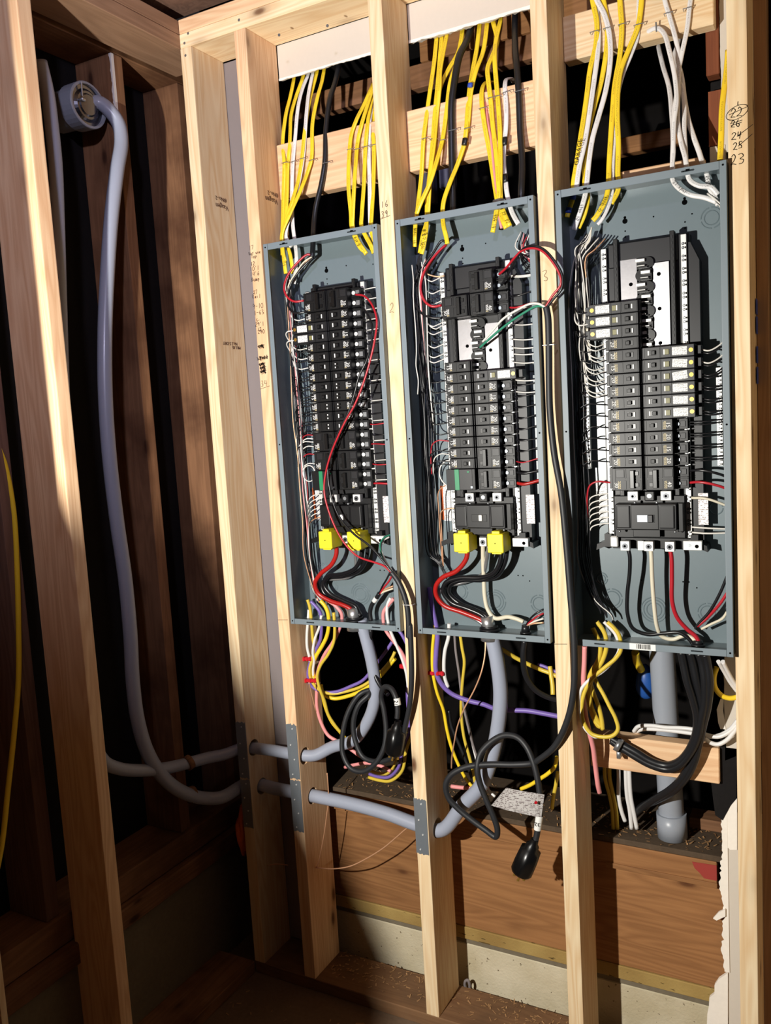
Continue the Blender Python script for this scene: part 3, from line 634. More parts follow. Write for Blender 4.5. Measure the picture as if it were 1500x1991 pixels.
    for a, b, zt in ((cx-.096, cx-.078, .548), (cx+.082, cx+.118, .535)):
        bm = bmesh.new(); prism(bm, [(a-cx, -.13), (b-cx, -.13), (b-cx, zt-.04), ((a+b)/2-cx, zt), (a-cx, zt)], .050, .084); place('bar_support', mesh(bm, 'black2'), (cx, 0, 0), P)
    for sx, z0, z1, nm in ((-.0855, -.118, .545, 'L'), (.0875, -.118, .552, 'R')):
        nb = place('neutral_bar', m_bar('nb'+nm, z0, z1, 'alu2'), (cx+sx, .042, 0), P); place('bar_screws', m_barscrews('nbs'+nm, z0, z1, .0263, .0085), (cx+sx, .042, 0), nb); place('bar_screw_heads', m_heads('nbh'+nm, z0, z1, .0263, .0085), (cx+sx, .042, 0), nb)
    boxo('top_shroud', cx-.076, cx+.074, .046, .060, .500 if busrows != 1 else .540, .553, 'black2', P, .002)
    if busrows > 1:                                                       # bare bus plates where no breaker sits
        za, zb = (.245, .52) if busrows == 3 else (.29, .43)
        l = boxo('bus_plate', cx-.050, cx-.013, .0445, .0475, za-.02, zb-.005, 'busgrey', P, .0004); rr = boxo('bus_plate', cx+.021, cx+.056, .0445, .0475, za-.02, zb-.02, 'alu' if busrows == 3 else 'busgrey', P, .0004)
        nrow = int((zb-za)/PITCH)
        for i in range(nrow):
            z = zb-.018-i*PITCH; lf = i % 2 == 0
            bm = bmesh.new(); n = 10; arc = [(.012+.0125*math.cos(t), .0125*math.sin(t)) if lf else (-.003-.0125*math.cos(t), .0125*math.sin(t)) for t in [math.pi/2-math.pi*k/n for k in range(n+1)]]
            q_ = arc+([(-.012, -.0125), (-.012, .0125)] if lf else [(.020, -.0125), (.020, .0125)])
            prism(bm, q_ if lf else q_, .038, .0475); bbox(bm, -.008 if lf else -.004, .012 if lf else .016, .030, .040, -.0105, -.0085)
            ins = place('insulator', mesh(bm, 'black3'), (cx, 0, z), P)
            place('stab', m_box('stab', -.010, .010, 0, .012, -.0032, .0032, 'alu2'), (cx+(-.003 if lf else .008), .030, z+(.0055 if lf else .0055)), ins)
            place('stab_edge', m_box('stabe', -.0085, .0085, 0, .008, -.0009, .0009, 'alu2'), (cx+(-.001 if lf else .006), .027, z-.0065), ins)
        for z in ((.475, .40, .325, .26) if busrows == 3 else (.345,)):
            disc_ = place('plate_hole', cached('plh', None), (cx+.034, .0438, z), rr)
        for z in ((.46, .385) if busrows == 3 else (.36, .31)): place('plate_hole', cached('plh', None), (cx-.027, .0438, z), l)
    # main breaker
    mb = place('main_breaker', cached('mainb', lambda: (lambda bm: (bbox(bm, -.0665, .068, .002, .05, -.030, .030, .002), bbox(bm, -.064, -.033, -.001, .01, -.026, .026, .003, 2), bbox(bm, .031, .064, -.001, .01, -.026, .026, .003, 2), bbox(bm, -.031, .029, .0005, .01, -.028, .028, .001), bbox(bm, -.030, .030, .012, .05, -.047, -.030, .001), bbox(bm, -.076, .082, .030, .060, -.052, .046, .002), bbox(bm, .068, .080, .012, .05, -.034, .030, .001), mesh(bm, 'black'))[-1])(bmesh.new())), (cx, 0, -.060), P)
    place('handle_window', m_box('mwin', -.019, .021, -.0008, .001, -.0095, .0085, 'black3'), (cx, .0002, -.063), mb)
    if toggle_w: place('toggle', m_box('mtw', -.0045, .0045, -.006, .001, -.0075, .0075, 'white', 1, .0012), (cx+.006, 0, -.063), mb)
    else:
        place('toggle', m_box('mtb', -.0055, .0055, -.006, .001, -.0085, .0085, 'black2', 1, .0012), (cx+.012, 0, -.063), mb); place('on_plate', m_box('mtp', -.0115, .0115, -.0012, .001, -.008, .008, 'plate'), (cx-.006, 0, -.063), mb)
    for x, z in ((-.022, .033), (.026, .033), (-.058, -.033), (.064, -.033)): place('rivet', cached('riv', lambda: (lambda bm: (bmesh.ops.create_icosphere(bm, subdivisions=2, radius=.0032), mesh(bm, 'steel', True))[1])(bmesh.new())), (cx+x, .002, -.060+z), mb)
    for x in (-.030, .043): lug(P, cx+x, -.014, .018, .023, .021)
    boxo('center_post', cx-.004, cx+.018, .018, .05, -.026, -.003, 'black', P, .002); place('post_screw', m_screw('psc', .005, 'steel'), (cx+.007, .0165, -.014), P)
    for sx in (-1, 1):
        bm = bmesh.new(); prism(bm, [(-.004, .018), (.012, .018), (.012, .0), (.030, -.006), (.032, -.020), (.012, -.012), (-.004, -.012)] if sx > 0 else [(.004, .018), (-.012, .018), (-.012, .0), (-.030, -.006), (-.032, -.020), (-.012, -.012), (.004, -.012)][::-1], .030, .084)
        place('base_foot', mesh(bm, 'black'), (cx+.096 if sx > 0 else cx-.088, 0, -.122), P)
    boxo('base_skirt', cx-.085, cx+.10, .040, .066, -.139, -.112, 'black', P, .002)
    nl = boxo('neutral_lug', cx+.077, cx+.117, .022, .036, -.137, -.116, 'alu2', P, .001); place('set_screw', m_screw('nls', .0042, 'steel'), (cx+.090, .021, -.126), nl); place('set_screw', cached('plh', None), (cx+.106, .0213, -.128), nl)
    if caps:
        for x in (-.044, .046):
            def f():
                bm = bmesh.new(); bbox(bm, -.0205, .0205, -.016, .040, -.0235, .0235, .002); bbox(bm, -.010, .010, -.010, .02, .022, .0295, .001); bbox(bm, -.012, .013, -.010, .03, -.0275, -.022, .001); return mesh(bm, 'yellowcap')
            c_ = place('lug_cover', cached('cap', f), (cx+x, 0, -.124), P); place('vent_hole', cached('caph', lambda: (lambda bm: (cyl(bm, (0,0,0), (0,.001,0), .0015, 8), mesh(bm, 'hole'))[1])(bmesh.new())), (cx+x, -.0166, -.124), c_)
        lug(P, cx+.001, -.126, .016, .019, .022)
    else:
        for x in (-.049, .004, .050): lug(P, cx+x, -.128, .010, .0205, .0225)
        boxo('ground_strap', cx-.022, cx-.008, .018, .026, -.139, -.117, 'alu2', P, .001); place('set_screw', m_screw('nls', .0042, 'steel'), (cx-.0155, .017, -.128), P)
        boxo('neutral_plate', cx-.086, cx-.068, .024, .034, -.134, -.108, 'alu2', P, .003); place('set_screw', m_screw('nls', .0042, 'steel'), (cx-.077, .023, -.117), P)
    # printed labels stuck on the back sheet
    boxo('wiring_label', cx-.132, cx-.086, YB_-.0008, YB_-.0002, -.083, .013, 'paper', P, 0); boxo('wiring_label', cx+.107, cx+.128, .048, .0485, -.083, -.012, 'paper2', P, 0)
    if caps: boxo('warning_stripe', cx-.140, cx-.1325, YB_-.0008, YB_-.0002, -.080, .010, 'foam', P, 0)
    return P
CX1, CX2, CX3 = -.174, .2265, .628
P1 = panel('left electrical panel full of black breakers with red and black cord wires hanging across it', -.3485, -.0005, CX1, 1, True, True, 'breaker panels')
P2 = panel('middle electrical panel with a gap of bare bus plates and two yellow lug covers', .0505, .4035, CX2, 2, True, True, 'breaker panels')
P3 = panel('right electrical panel with white-labelled breakers, wide bare bus and no yellow lug covers', .4535, .8115, CX3, 3, False, False, 'breaker panels')
G1 = lambda k: .392-PITCH*k
G2 = lambda k: .072+PITCH*k
G3 = lambda k: .013+PITCH*k
rt = lambda i: ('15', '20', '20', '15', '20')[i % 5]
# panel 3
for k in (15, 14, 13): breaker(P3, CX3, G3(k), 'afci', -1, on=1)
for k in range(2, 13): breaker(P3, CX3, G3(k), 'single', -1, rt(k), white=k not in (11, 12))
breaker(P3, CX3, (G3(0)+G3(1))/2, 'double', -1, '30')
for k in range(6, 12): breaker(P3, CX3, G3(k), 'afci', 1, label_tilt=(0,.03,0,-.12,.10,.02)[k-6])
for k in range(2, 6): breaker(P3, CX3, G3(k), 'single', 1, rt(k), on=0, white=False)
breaker(P3, CX3, (G3(0)+G3(1))/2, 'double', 1, '40')
# panel 2
for k in range(0, 10): breaker(P2, CX2, G2(k), 'single', -1, rt(k+1))
breaker(P2, CX2, (G2(15)+G2(14))/2, 'double', -1, '50'); surge(P2, CX2, G2(-1.5))
breaker(P2, CX2, (G2(17)+G2(16))/2, 'double', 1, '30'); breaker(P2, CX2, (G2(15)+G2(14))/2, 'double', 1, '40'); breaker(P2, CX2, G2(8), 'afci', 1)
for k in range(2, 8): breaker(P2, CX2, G2(k), 'single', 1, rt(k+2), white=k > 4)
breaker(P2, CX2, (G2(1)+G2(0))/2, 'double', 1, '30'); breaker(P2, CX2, (G2(-1)+G2(-2))/2, 'double', 1, '60')
# panel 1
breaker(P1, CX1, (G1(-4)+G1(-5))/2, 'double', -1, '50'); breaker(P1, CX1, G1(-3), 'single', -1, '15')
for k in (-2, -1): breaker(P1, CX1, G1(k), 'afci', -1)
for k in range(0, 9): breaker(P1, CX1, G1(k), 'single' if k < 6 else 'tandem', -1, rt(k))
breaker(P1, CX1, (G1(9)+G1(10))/2, 'double', -1, '30'); breaker(P1, CX1, (G1(11)+G1(12))/2, 'double', -1, '20'); surge(P1, CX1, G1(13.5))
breaker(P1, CX1, (G1(-4)+G1(-5))/2, 'double', 1, '30')
for k in range(-3, 9): breaker(P1, CX1, G1(k), 'tandem' if k in (2, 4, 5, 6) else 'single', 1, rt(k+4))
for a in (9, 11, 13): breaker(P1, CX1, (G1(a)+G1(a+1))/2, 'double', 1, '40')
# ground bars on the sides of the right panel and its bar-code sticker
for i, x in enumerate((.4895, .782)):
    gb = place('ground_bar', m_bar('gb', .048, .262, 'alu2', .012, .012), (x, .052, 0), P3); place('bar_screws', m_barscrews('gbs', .048, .262, .0087, 0, .0026), (x, .052, 0), gb); place('bar_screw_heads', m_heads('gbh', .048, .262, .0087, 0, .0019), (x, .052, 0), gb)
bl = boxo('barcode_sticker', .590, .648, YF-.0021, YF-.0013, PZB+.001, PZB+.0155, 'white', P3, 0)
bm = bmesh.new(); rn = random.Random(4); x = -.014
while x < .016: w_ = rn.choice((.0006,.0006,.0012,.0018)); bbox(bm, x, x+w_, 0, .0003, -.005, .006); x += w_+rn.choice((.0006,.0009,.0014))
place('bars', mesh(bm, 'ink'), (.6195, YF-.0024, PZB+.0085), bl)

# ================================================================== CABLES ABOVE THE PANELS
FW, FT = .0061, .45                                # half width and flatness of the flat sheathed cable
def cable(label, crop, L, m, group=None, r=None, flat=None, name='cable', cat='cable', sub=7, n=10):
    rr = r if r else FW; ff = flat if flat else (FT if r is None else 1.)
    return tag(tubeo(name, pts(crop, L), rr, m, n=n, flat=ff, sub=sub), label, cat, group)
def D3(L, ds):                                     # give a list of pixels a list of depths (interpolated)
    k = len(L); m = len(ds)-1; out = []
    for i, (x, y) in enumerate(L):
        t = i/(k-1)*m; j = min(int(t), m-1); out.append((x, y, ds[j]+(ds[j+1]-ds[j])*(t-j)))
    return out
YC = 'yellow cable'
g1 = 'cables over the blocking above the left panel'
def ab(label, L, ds, m='yel', grp=None, **k): return cable(label, 'K', D3(L, ds), m, grp, **k)
E1 = [.19, .16, .12, .095, .090, .06, .045, .045]
ab('yellow cable farthest left of the bundle entering the left panel top', [(280,340),(280,378),(262,470),(240,560),(225,700),(232,790),(228,950),(225,1080),(222,1150),(225,1200),(232,1270),(240,1330)], E1, 'yel', g1)
ab('yellow cable tucked behind the white cables left of the left panel bundle', [(330,330),(325,370),(290,470),(266,560),(262,640),(258,720),(250,800),(246,950),(240,1080),(236,1160),(262,1240),(275,1330)], [.19,.17,.13,.10,.096,.07,.052,.052], 'yel', g1)
ab('white cable, left one of the white pair at the left panel', [(356,330),(350,360),(322,430),(300,520),(285,680),(275,790),(270,950),(275,1100),(285,1180),(292,1260),(280,1380)], E1, 'wht', g1)
ab('white cable, right one of the white pair crossing behind yellow at the left panel', [(376,320),(372,352),(352,450),(340,560),(325,760),(300,900),(262,1040),(240,1150),(268,1200)], E1, 'wht', g1)
ab('yellow cable just right of the white pair, slanting down to the left panel corner', [(396,310),(393,343),(368,440),(350,520),(332,640),(318,770),(300,880),(270,980),(238,1080),(222,1150),(224,1240)], [.19,.16,.12,.092,.086,.05,.04,.04], 'yel', g1)
ab('yellow cable nearest the black one, slanting furthest left to the left panel', [(430,300),(427,335),(415,400),(395,470),(370,600),(365,770),(345,840),(310,930),(260,1040),(222,1135),(226,1220),(236,1270)], [.19,.16,.12,.092,.086,.045,.035,.035], 'yel', g1)
ab('thick black cable dropping into the middle of the left panel top', [(500,285),(497,320),(480,400),(455,480),(436,620),(430,790),(412,900),(388,1000),(378,1080),(374,1150),(371,1215),(369,1250)], [.19,.165,.12,.095,.088,.08,.045,.040], 'blk', g1, r=.0072)
E2 = [.17,.13,.095,.09,.055,.045,.045,.045]
ab('yellow cable with the widest bow at the right end of the left panel', [(664,405),(655,430),(620,510),(585,580),(560,650),(550,730),(545,900),(557,1040),(560,1100),(575,1150),(600,1200),(618,1218)], E2, 'yel', g1)
ab('yellow cable second in the fan at the right of the left panel', [(668,410),(660,440),(635,520),(610,600),(590,690),(580,800),(572,920),(566,1050),(566,1100),(590,1170),(632,1235)], E2, 'yel', g1)
ab('yellow cable third in the fan at the right of the left panel', [(672,440),(662,470),(645,550),(635,630),(628,710),(620,900),(610,1040),(608,1100),(625,1140),(652,1190),(668,1230)], E2, 'yel', g1)
ab('white cable hiding inside the yellow fan at the right of the left panel', [(676,450),(664,490),(652,560),(646,620),(644,720),(648,900),(650,1060),(655,1150),(668,1200)], [.175,.14,.10,.096,.06,.055,.055], 'wht', g1)
ab('yellow cable against stud number 2 at the right of the left panel', [(682,460),(672,520),(664,640),(669,710),(666,900),(658,1040),(655,1100),(660,1140),(676,1180)], E2, 'yel', g1)
g2 = 'cables over the blocking above the middle panel'
E3 = [.19,.15,.11,.092,.088,.06,.045,.045]
ab('yellow cable farthest left of the middle panel bundle', [(978,135),(975,165),(962,300),(942,440),(925,560),(910,675),(900,850),(885,980),(878,1040),(872,1080),(868,1130),(866,1200)], E3, 'yel', g2)
ab('yellow cable second from the left of the middle panel bundle', [(1003,130),(1000,160),(988,300),(976,440),(966,540),(956,675),(942,830),(930,940),(926,1040),(925,1080),(908,1140),(892,1230)], E3, 'yel', g2)
ab('yellow cable third at the middle panel, twisting behind its neighbours', [(1030,125),(1026,155),(1005,260),(990,350),(988,420),(972,580),(962,690),(945,820),(936,960),(932,1040)], [.195,.155,.12,.10,.094,.07,.052,.05], 'yel', g2)
ab('yellow cable with a double bend left of the taped black cable', [(1104,100),(1100,135),(1080,250),(1030,340),(990,430),(978,560),(965,660),(950,760),(938,880),(928,980),(926,1060),(924,1110),(912,1190),(900,1235)], [.195,.16,.12,.10,.084,.06,.045,.04], 'yel', g2)
ab('yellow cable slanting from the black cable down to the left corner of the middle panel', [(1108,105),(1100,150),(1072,300),(1040,400),(1022,540),(1002,680),(975,780),(940,890),(895,990),(876,1040)], [.195,.16,.12,.10,.084,.05,.04,.045], 'yel', g2)
ab('thick black cable behind the yellow ones over the middle panel', [(1155,80),(1145,120),(1120,200),(1085,270),(1060,400),(1046,520),(1046,640),(1050,850),(1054,1010),(1052,1060)], [.20,.17,.13,.10,.09,.09,.08,.065], 'blk', g2, r=.0088)
f_ = ab('yellow cable with blue and black tape curving alone into the middle panel', [(1190,70),(1185,105),(1170,230),(1150,340),(1136,420),(1124,540),(1118,625),(1108,700),(1075,800),(1038,890),(1008,980),(1003,1040),(1008,1100),(1020,1150),(1026,1186)], [.20,.15,.11,.088,.084,.05,.04,.035], 'yel', g2, r=.0062, flat=.5)
def band(parent, crop, p, q, r, m, flat=.5, name='tape_band'):
    P = pts(crop, [p, q]); return tubeo(name, P, r, m, parent, n=10, flat=flat, sub=3)
band(f_, 'K', (1138,404,.0935), (1135,424,.0925), .0068, 'bluetape', .56); band(f_, 'K', (1113,672,.080), (1107,706,.079), .0072, 'blacktape', .6)
ab('yellow cable right beside the blue-taped one, ending behind it', [(1224,70),(1220,105),(1200,250),(1165,345),(1142,440),(1130,560),(1122,640)], [.20,.15,.11,.095,.092], 'yel', g2)
ab('yellow cable swinging left then right into the conduit bush of the middle panel', [(1240,70),(1248,105),(1268,200),(1245,270),(1222,330),(1226,400),(1236,480),(1246,600),(1262,740),(1272,860),(1276,950),(1262,1040),(1246,1130)], E3, 'yel', g2)
ab('yellow cable straightest of the three above the middle panel bush', [(1290,70),(1284,100),(1262,200),(1256,280),(1264,400),(1274,520),(1282,650),(1284,800),(1284,950),(1296,1020),(1330,1100)], E3, 'yel', g2)
ab('yellow cable looping over the top of the blocking above the middle panel', [(1258,405),(1240,398),(1212,402),(1196,430),(1192,480),(1206,600),(1228,720),(1244,820),(1256,900),(1266,960),(1284,1040),(1312,1110)], [.19,.14,.10,.088,.086,.07,.05,.045], 'yel', g2)
ab('pink thin cable between the yellow ones at the right of the middle panel', [(1235,412),(1216,425),(1212,480),(1220,580),(1238,680),(1250,790),(1262,900),(1272,960),(1280,1060),(1290,1110)], [.17,.12,.096,.092,.08,.06,.05,.05], 'pink', g2, r=.0036)
wt = ab('white cable with two black tape bands hooked over the blocking', [(1350,400),(1335,382),(1312,388),(1306,420),(1312,520),(1311,620),(1302,700),(1300,800),(1308,870),(1318,950),(1340,1030),(1372,1090)], [.19,.13,.10,.088,.085,.07,.05,.045], 'wht', g2)
band(wt, 'K', (1306,668,.080), (1303,704,.078), .0066, 'blacktape', .6); band(wt, 'K', (1303,848,.064), (1309,886,.062), .0066, 'blacktape', .6)
ab('thick black cable nearest stud number 3 above the middle panel', [(1358,40),(1355,100),(1356,220),(1364,330),(1372,440),(1380,640),(1390,800),(1386,920),(1384,1000)], [.19,.17,.12,.09,.088,.075,.05,.05], 'blk', g2, r=.0080)
g3 = 'cables over the blocking above the right panel'
def ac(label, L, ds, m='yel', **k): return cable(label, 'J', D3(L, ds), m, g3, **k)
E4 = [.115,.113,.112,.09,.07,.055,.045,.045]
ga = ac('yellow cable with GARAGE lettered on it, leftmost at the right panel', [(310,-40),(320,20),(345,150),(338,300),(302,450),(280,620),(258,780),(234,930),(208,1100),(190,1210),(186,1310),(160,1390),(146,1440)], E4, 'yel')
ac('white cable pressed behind the leftmost yellow one at the right panel', [(340,-40),(342,60),(356,200),(352,340),(332,500),(292,780),(262,960),(232,1090),(214,1210),(206,1280)], [.118,.117,.115,.10,.08,.06,.05,.05], 'wht')
ac('yellow cable half hidden behind the bowed white one at the right panel', [(380,-40),(395,40),(416,180),(408,340),(372,550),(330,700),(292,850),(266,1000),(264,1150),(268,1240),(284,1310),(262,1420),(222,1512)], [.117,.116,.114,.10,.08,.06,.05,.05], 'yel')
ac('white cable bowing over the yellow ones into the left side of the right panel', [(330,-40),(350,10),(396,100),(430,240),(434,400),(404,600),(352,790),(316,920),(294,1060),(280,1200),(268,1290),(234,1410),(192,1525)], [.112,.111,.108,.085,.06,.045,.04,.04], 'wht')
ac('yellow cable second from the right of the yellow group at the right panel', [(495,-40),(502,60),(510,190),(496,380),(466,540),(452,700),(438,900),(426,1100),(424,1170),(420,1250),(396,1340),(345,1430),(318,1462)], E4, 'yel')
ac('yellow cable slanting in from the right of the yellow group', [(645,-40),(636,60),(616,180),(560,320),(505,460),(486,580),(480,760),(488,960),(484,1140),(486,1260),(440,1350)], [.115,.113,.111,.095,.08,.07,.06,.055], 'yel')
ac('white thin cable lying against the slanting yellow one', [(622,-20),(618,120),(616,240),(575,360),(525,480),(492,600),(474,800),(456,1010),(450,1170),(446,1290),(414,1390),(372,1465),(350,1488)], [.118,.117,.114,.10,.08,.06,.048,.045], 'wht', r=.0042, flat=.6)
ac('white cable with a staple near the top, left of the white group', [(790,-30),(800,20),(830,120),(868,260),(888,380),(886,520),(872,640),(856,760),(850,900),(852,1010),(845,1100),(848,1190),(880,1240),(960,1290),(1060,1310),(1140,1340)], [.115,.113,.11,.08,.06,.05,.045,.045], 'wht', r=.0052, flat=.55)
ac('white cable crossing over, right of the white group', [(972,-30),(962,30),(942,200),(908,360),(886,480),(884,600),(880,800),(905,950),(930,1040),(940,1100),(960,1190),(1020,1230),(1100,1240),(1150,1290)], [.115,.113,.11,.085,.055,.045,.04,.045], 'wht', r=.0054, flat=.55)
ac('white cable hooked over the single nail on the blocking', [(560,330),(610,270),(680,212),(742,186),(790,222),(826,340),(864,520),(874,680),(858,800),(850,1000),(846,1090)], [.20,.13,.112,.10,.085,.07,.06,.055], 'wht', r=.0052, flat=.6)
ac('white cable farthest left of those coming from the void', [(748,270),(756,320),(784,440),(824,580),(842,760),(850,930),(846,1080),(850,1150)], [.24,.20,.14,.09,.06,.05], 'wht', r=.0052, flat=.6)
ac('white cable dropping behind the crossing pair', [(896,250),(880,300),(856,380),(872,480),(912,590),(926,720),(924,860),(932,1000),(938,1100)], [.20,.17,.13,.10,.07,.055], 'wht', r=.0052, flat=.6)
ac('white cable with dark print, slanting farthest right to the right panel', [(884,420),(908,520),(926,660),(950,790),(984,900),(1024,1010),(1046,1080),(1076,1160),(1090,1240),(1130,1310),(1150,1360)], [.14,.11,.09,.07,.055,.045], 'wht', r=.0055, flat=.55)
ac('yellow cable alone against the last stud', [(1216,330),(1206,460),(1188,600),(1174,740),(1170,900),(1164,1030),(1162,1062)], [.12,.10,.07,.045,.03,.02], 'yel')
o = place('lettering', text_mesh('GARAGE', .0145, 'ink'), pts('J', [(222,1010,.054)])[0], ga); o.rotation_euler = (math.pi/2, -math.radians(78), 0)
# staples
def staple(crop, x, y, d, w_=.017, tilt=0, grp='wire staples on the blocking above the left panel', lab='thin wire staple over a cable on the blocking above the left panel'):
    c = pts(crop, [(x, y, d)])[0]; h = .006; P = [(-w_/2, .012, -h*.2), (-w_/2, 0, 0), (w_/2, 0, 0), (w_/2, .012, 0)]
    bm = bmesh.new()
    for a, b in zip(P[:-1], P[1:]): cyl(bm, a, b, .0010, 6)
    o = place('cable_staple', mesh(bm, 'steel'), c); o.rotation_euler = (0, -tilt, 0); return tag(o, lab, 'staple', grp)
def staples(crop, d, where, grp, L):
    for x, y, w_, what in L: staple(crop, x, y, d, w_, 0, grp, 'thin wire staple over the '+what+' '+where)
staples('K', .0815, 'above the left panel', 'wire staples above the left panel', ((232,790,.017,'leftmost yellow cable'),(276,785,.016,'white cable beside it on the left'),(318,770,.017,'slanting yellow cable left of centre'),(365,778,.018,'yellow cable next to the black one'),(436,790,.021,'thick black cable'),
 (550,725,.016,'first yellow cable of the right fan'),(586,724,.016,'second yellow cable of the right fan'),(628,712,.016,'third yellow cable of the right fan'),(666,704,.016,'last yellow cable by stud number 2')))
staples('K', .0800, 'above the middle panel', 'wire staples above the middle panel', ((915,672,.016,'leftmost yellow cable'),(955,674,.017,'second yellow cable pair'),(1000,680,.015,'yellow cable slanting left'),(1050,632,.024,'thick black cable in the middle'),(1124,622,.018,'blue-taped yellow cable'),(1198,524,.02,'yellow loop with the pink cable'),(1236,474,.016,'left cable of the crossing yellow pair'),(1268,466,.017,'right cable of the crossing yellow pair'),(1312,446,.018,'taped white cable'),(1376,440,.023,'thick black cable by stud number 3')))
staples('J', .103, 'above the right panel', 'wire staples above the right panel', ((325,208,.018,'leftmost yellow cable'),(412,184,.016,'bowing white cable'),(512,158,.017,'straight yellow cable'),(622,160,.021,'slanting yellow cable'),(818,84,.018,'left white cable'),(944,52,.017,'right white cable')))
bm = bmesh.new(); cyl(bm, (0,0,-.010), (0,-.004,.009), .0018, 8); tag(place('cable_nail', mesh(bm, 'steel'), pts('J', [(740,180,.108)])[0]), 'bent nail holding a single white cable on the top blocking', 'nail')
# bushings and clamps on the panel tops
def bush(label, crop, x, y, w_=.030, z0=PZT, h=.010, m='plate', d=.045, group='cable bushings on the panel edges'):
    c = pts(crop, [(x, y, d)])[0]; c.z = z0; bm = bmesh.new(); cyl(bm, (0,0,-.004), (0,0,h), w_/2, 20, w_*.42); cyl(bm, (0,0,0), (0,0,h*.45), w_*.56, 20)
    return tag(place('cable_bushing', mesh(bm, m, True), c), label, 'bushing', group)
bush('grey bushing on the left corner of the left panel top', 'K', 226, 1145); bush('grey bushing under the yellow fan on the left panel top', 'K', 565, 1105); bush('grey bushing on the left corner of the middle panel top', 'K', 874, 1045)
bush('grey bushing gathering yellow cables on the middle panel top', 'K', 1276, 962, .036, h=.018)
def clamp(label, crop, x, y, z, d=.045, up=1, w_=.048):
    c = pts(crop, [(x, y, d)])[0]; c.z = z; t = empty('cable_clamp', c); tag(t, label, 'clamp', 'metal cable clamps on the panel edges')
    bm = bmesh.new(); bbox(bm, -w_/2, w_/2, -.010, .010, 0 if up > 0 else -.012, .012 if up > 0 else 0, .003); place('clamp_body', mesh(bm, 'alu2'), c, t)
    for s_ in (-1, 1):
        bm = bmesh.new(); cyl(bm, (0,-.012,0), (0,-.006,0), .0055, 12); place('clamp_screw', mesh(bm, 'steel'), c+Vector((s_*w_*.36, 0, .006*up)), t)
    return t
clamp('metal two-screw clamp on the middle panel top at the lone yellow cable', 'K', 1003, 1055, PZT); clamp('metal two-screw clamp on the right panel top at the yellow cables', 'J', 430, 1190, PZT)

# ================================================================== WIRES INSIDE THE PANELS
RW = random.Random(21)
def wire(P, pl, m='wblk', r=.00155, par=None, name='branch_wire', n=6, sub=5): return tubeo(name, P, r, m, par, n=n, sub=sub)
def V(*a): return Vector(a)
def hook(par, xg, xt, z, m, yt=.044, yg=.036, drop=.035, sgn=1, r=.00155, sag=.006):
    """from the gutter at xg round a bend into the terminal at xt"""
    d = 1 if xt > xg else -1
    wire([V(xg, yg+.006, z+sgn*drop*1.6), V(xg+d*.0015, yg+.003, z+sgn*drop*.7), V(xg+d*.010, yg-.002, z+sgn*.006-sag*sgn*.4), V(xg+d*.028, yg-.003, z-sag*sgn), V((xg+xt)/2+d*.012, yg+.001, z-sag*sgn*.7), V(xt, yt, z)], None, m, r, par)
def gutter(par, xs, zt, zb, cols, y=.050, r=.00155, wob=.004, seed=1, top=None, bot=None):
    rn = random.Random(seed)
    for x, m in zip(xs, cols):
        P = []; n = 9; dx = 0; yy = y+rn.uniform(-.016, .010)
        if top: P += [V(top[0]+rn.uniform(-.005, .005), top[2], top[1]+.012), V(top[0]+(x-top[0])*.45, top[2]-.004, top[1]-.018)]
        for i in range(n+1):
            if top and i == 0 or bot and i == n: continue
            dx = dx*.6+rn.uniform(-wob, wob); P.append(V(x+dx, yy+rn.uniform(-.003, .003), zt+(zb-zt)*i/n))
        if bot: q = rn.choice(bot); P += [V(x+(q[0]-x)*.5, .045, q[1]+.045), V(q[0]+rn.uniform(-.003, .003), .046, q[1]+.012), V(q[0]+.004, .046, q[1])]
        wire(P, None, m, r, par)
mixc = lambda n, seed, pal: [random.Random(seed+i).choice(pal) for i in range(n)]
# panel 1
gutter(P1, [-.338+.0032*i for i in range(11)], .57, -.27, ['wblk','wwht','wblk','wblk','wblk','copper','wblk','wred','wblk','pink','wblk'], seed=2, top=(-.318, .588, .045), bot=[(-.296,-.315),(-.282,-.325),(-.268,-.320)])
gutter(P1, [-.300, -.296], .60, -.27, ['wwht','wblk'], y=.035, seed=9, wob=.007, top=(-.312, .585, .04), bot=[(-.302,-.31)])
for k in range(-3, 11):
    z = G1(k)
    if k in (-2, -1): wire([V(-.325, .045, z-.03), V(-.322, .02, z-.008), V(-.31, .012, z-.001), V(CX1-.112, .018, z)], None, 'wwht', .0018, P1); continue
    lo = k > 5
    hook(P1, -.321+RW.uniform(-.007, .005), CX1-.072, z, 'wblk', sgn=-1 if lo else 1)
    hook(P1, -.319+RW.uniform(-.007, .005), CX1-.074, z+.008, 'wwht' if k in (0, 1, 2, -3, 10) else 'wblk', sgn=-1 if lo else 1)
for z, m in ((G1(9), 'wred'), (G1(11), 'wred'), (G1(9)-.010, 'wwht'), (G1(10)-.005, 'wwht'), (G1(12), 'wwht')): hook(P1, -.314, CX1-.072, z, m, sgn=-1, drop=.03)
for i in range(6): z = -.005-.013*i; wire([V(-.312, .05, z-.06), V(-.305, .045, z-.02), V(-.285, .040, z-.004), V(CX1-.088, .043, z+.002)], None, 'wwht' if i < 5 else 'copper', .0015, P1)
th_ = [V(-.285+.020*math.cos(a*.55), .034-.0012*a*.2, .055+.022*math.sin(a*.55)) for a in range(24)]; wire(th_, None, 'wwht', .0016, P1, 'spare_wire_coil')
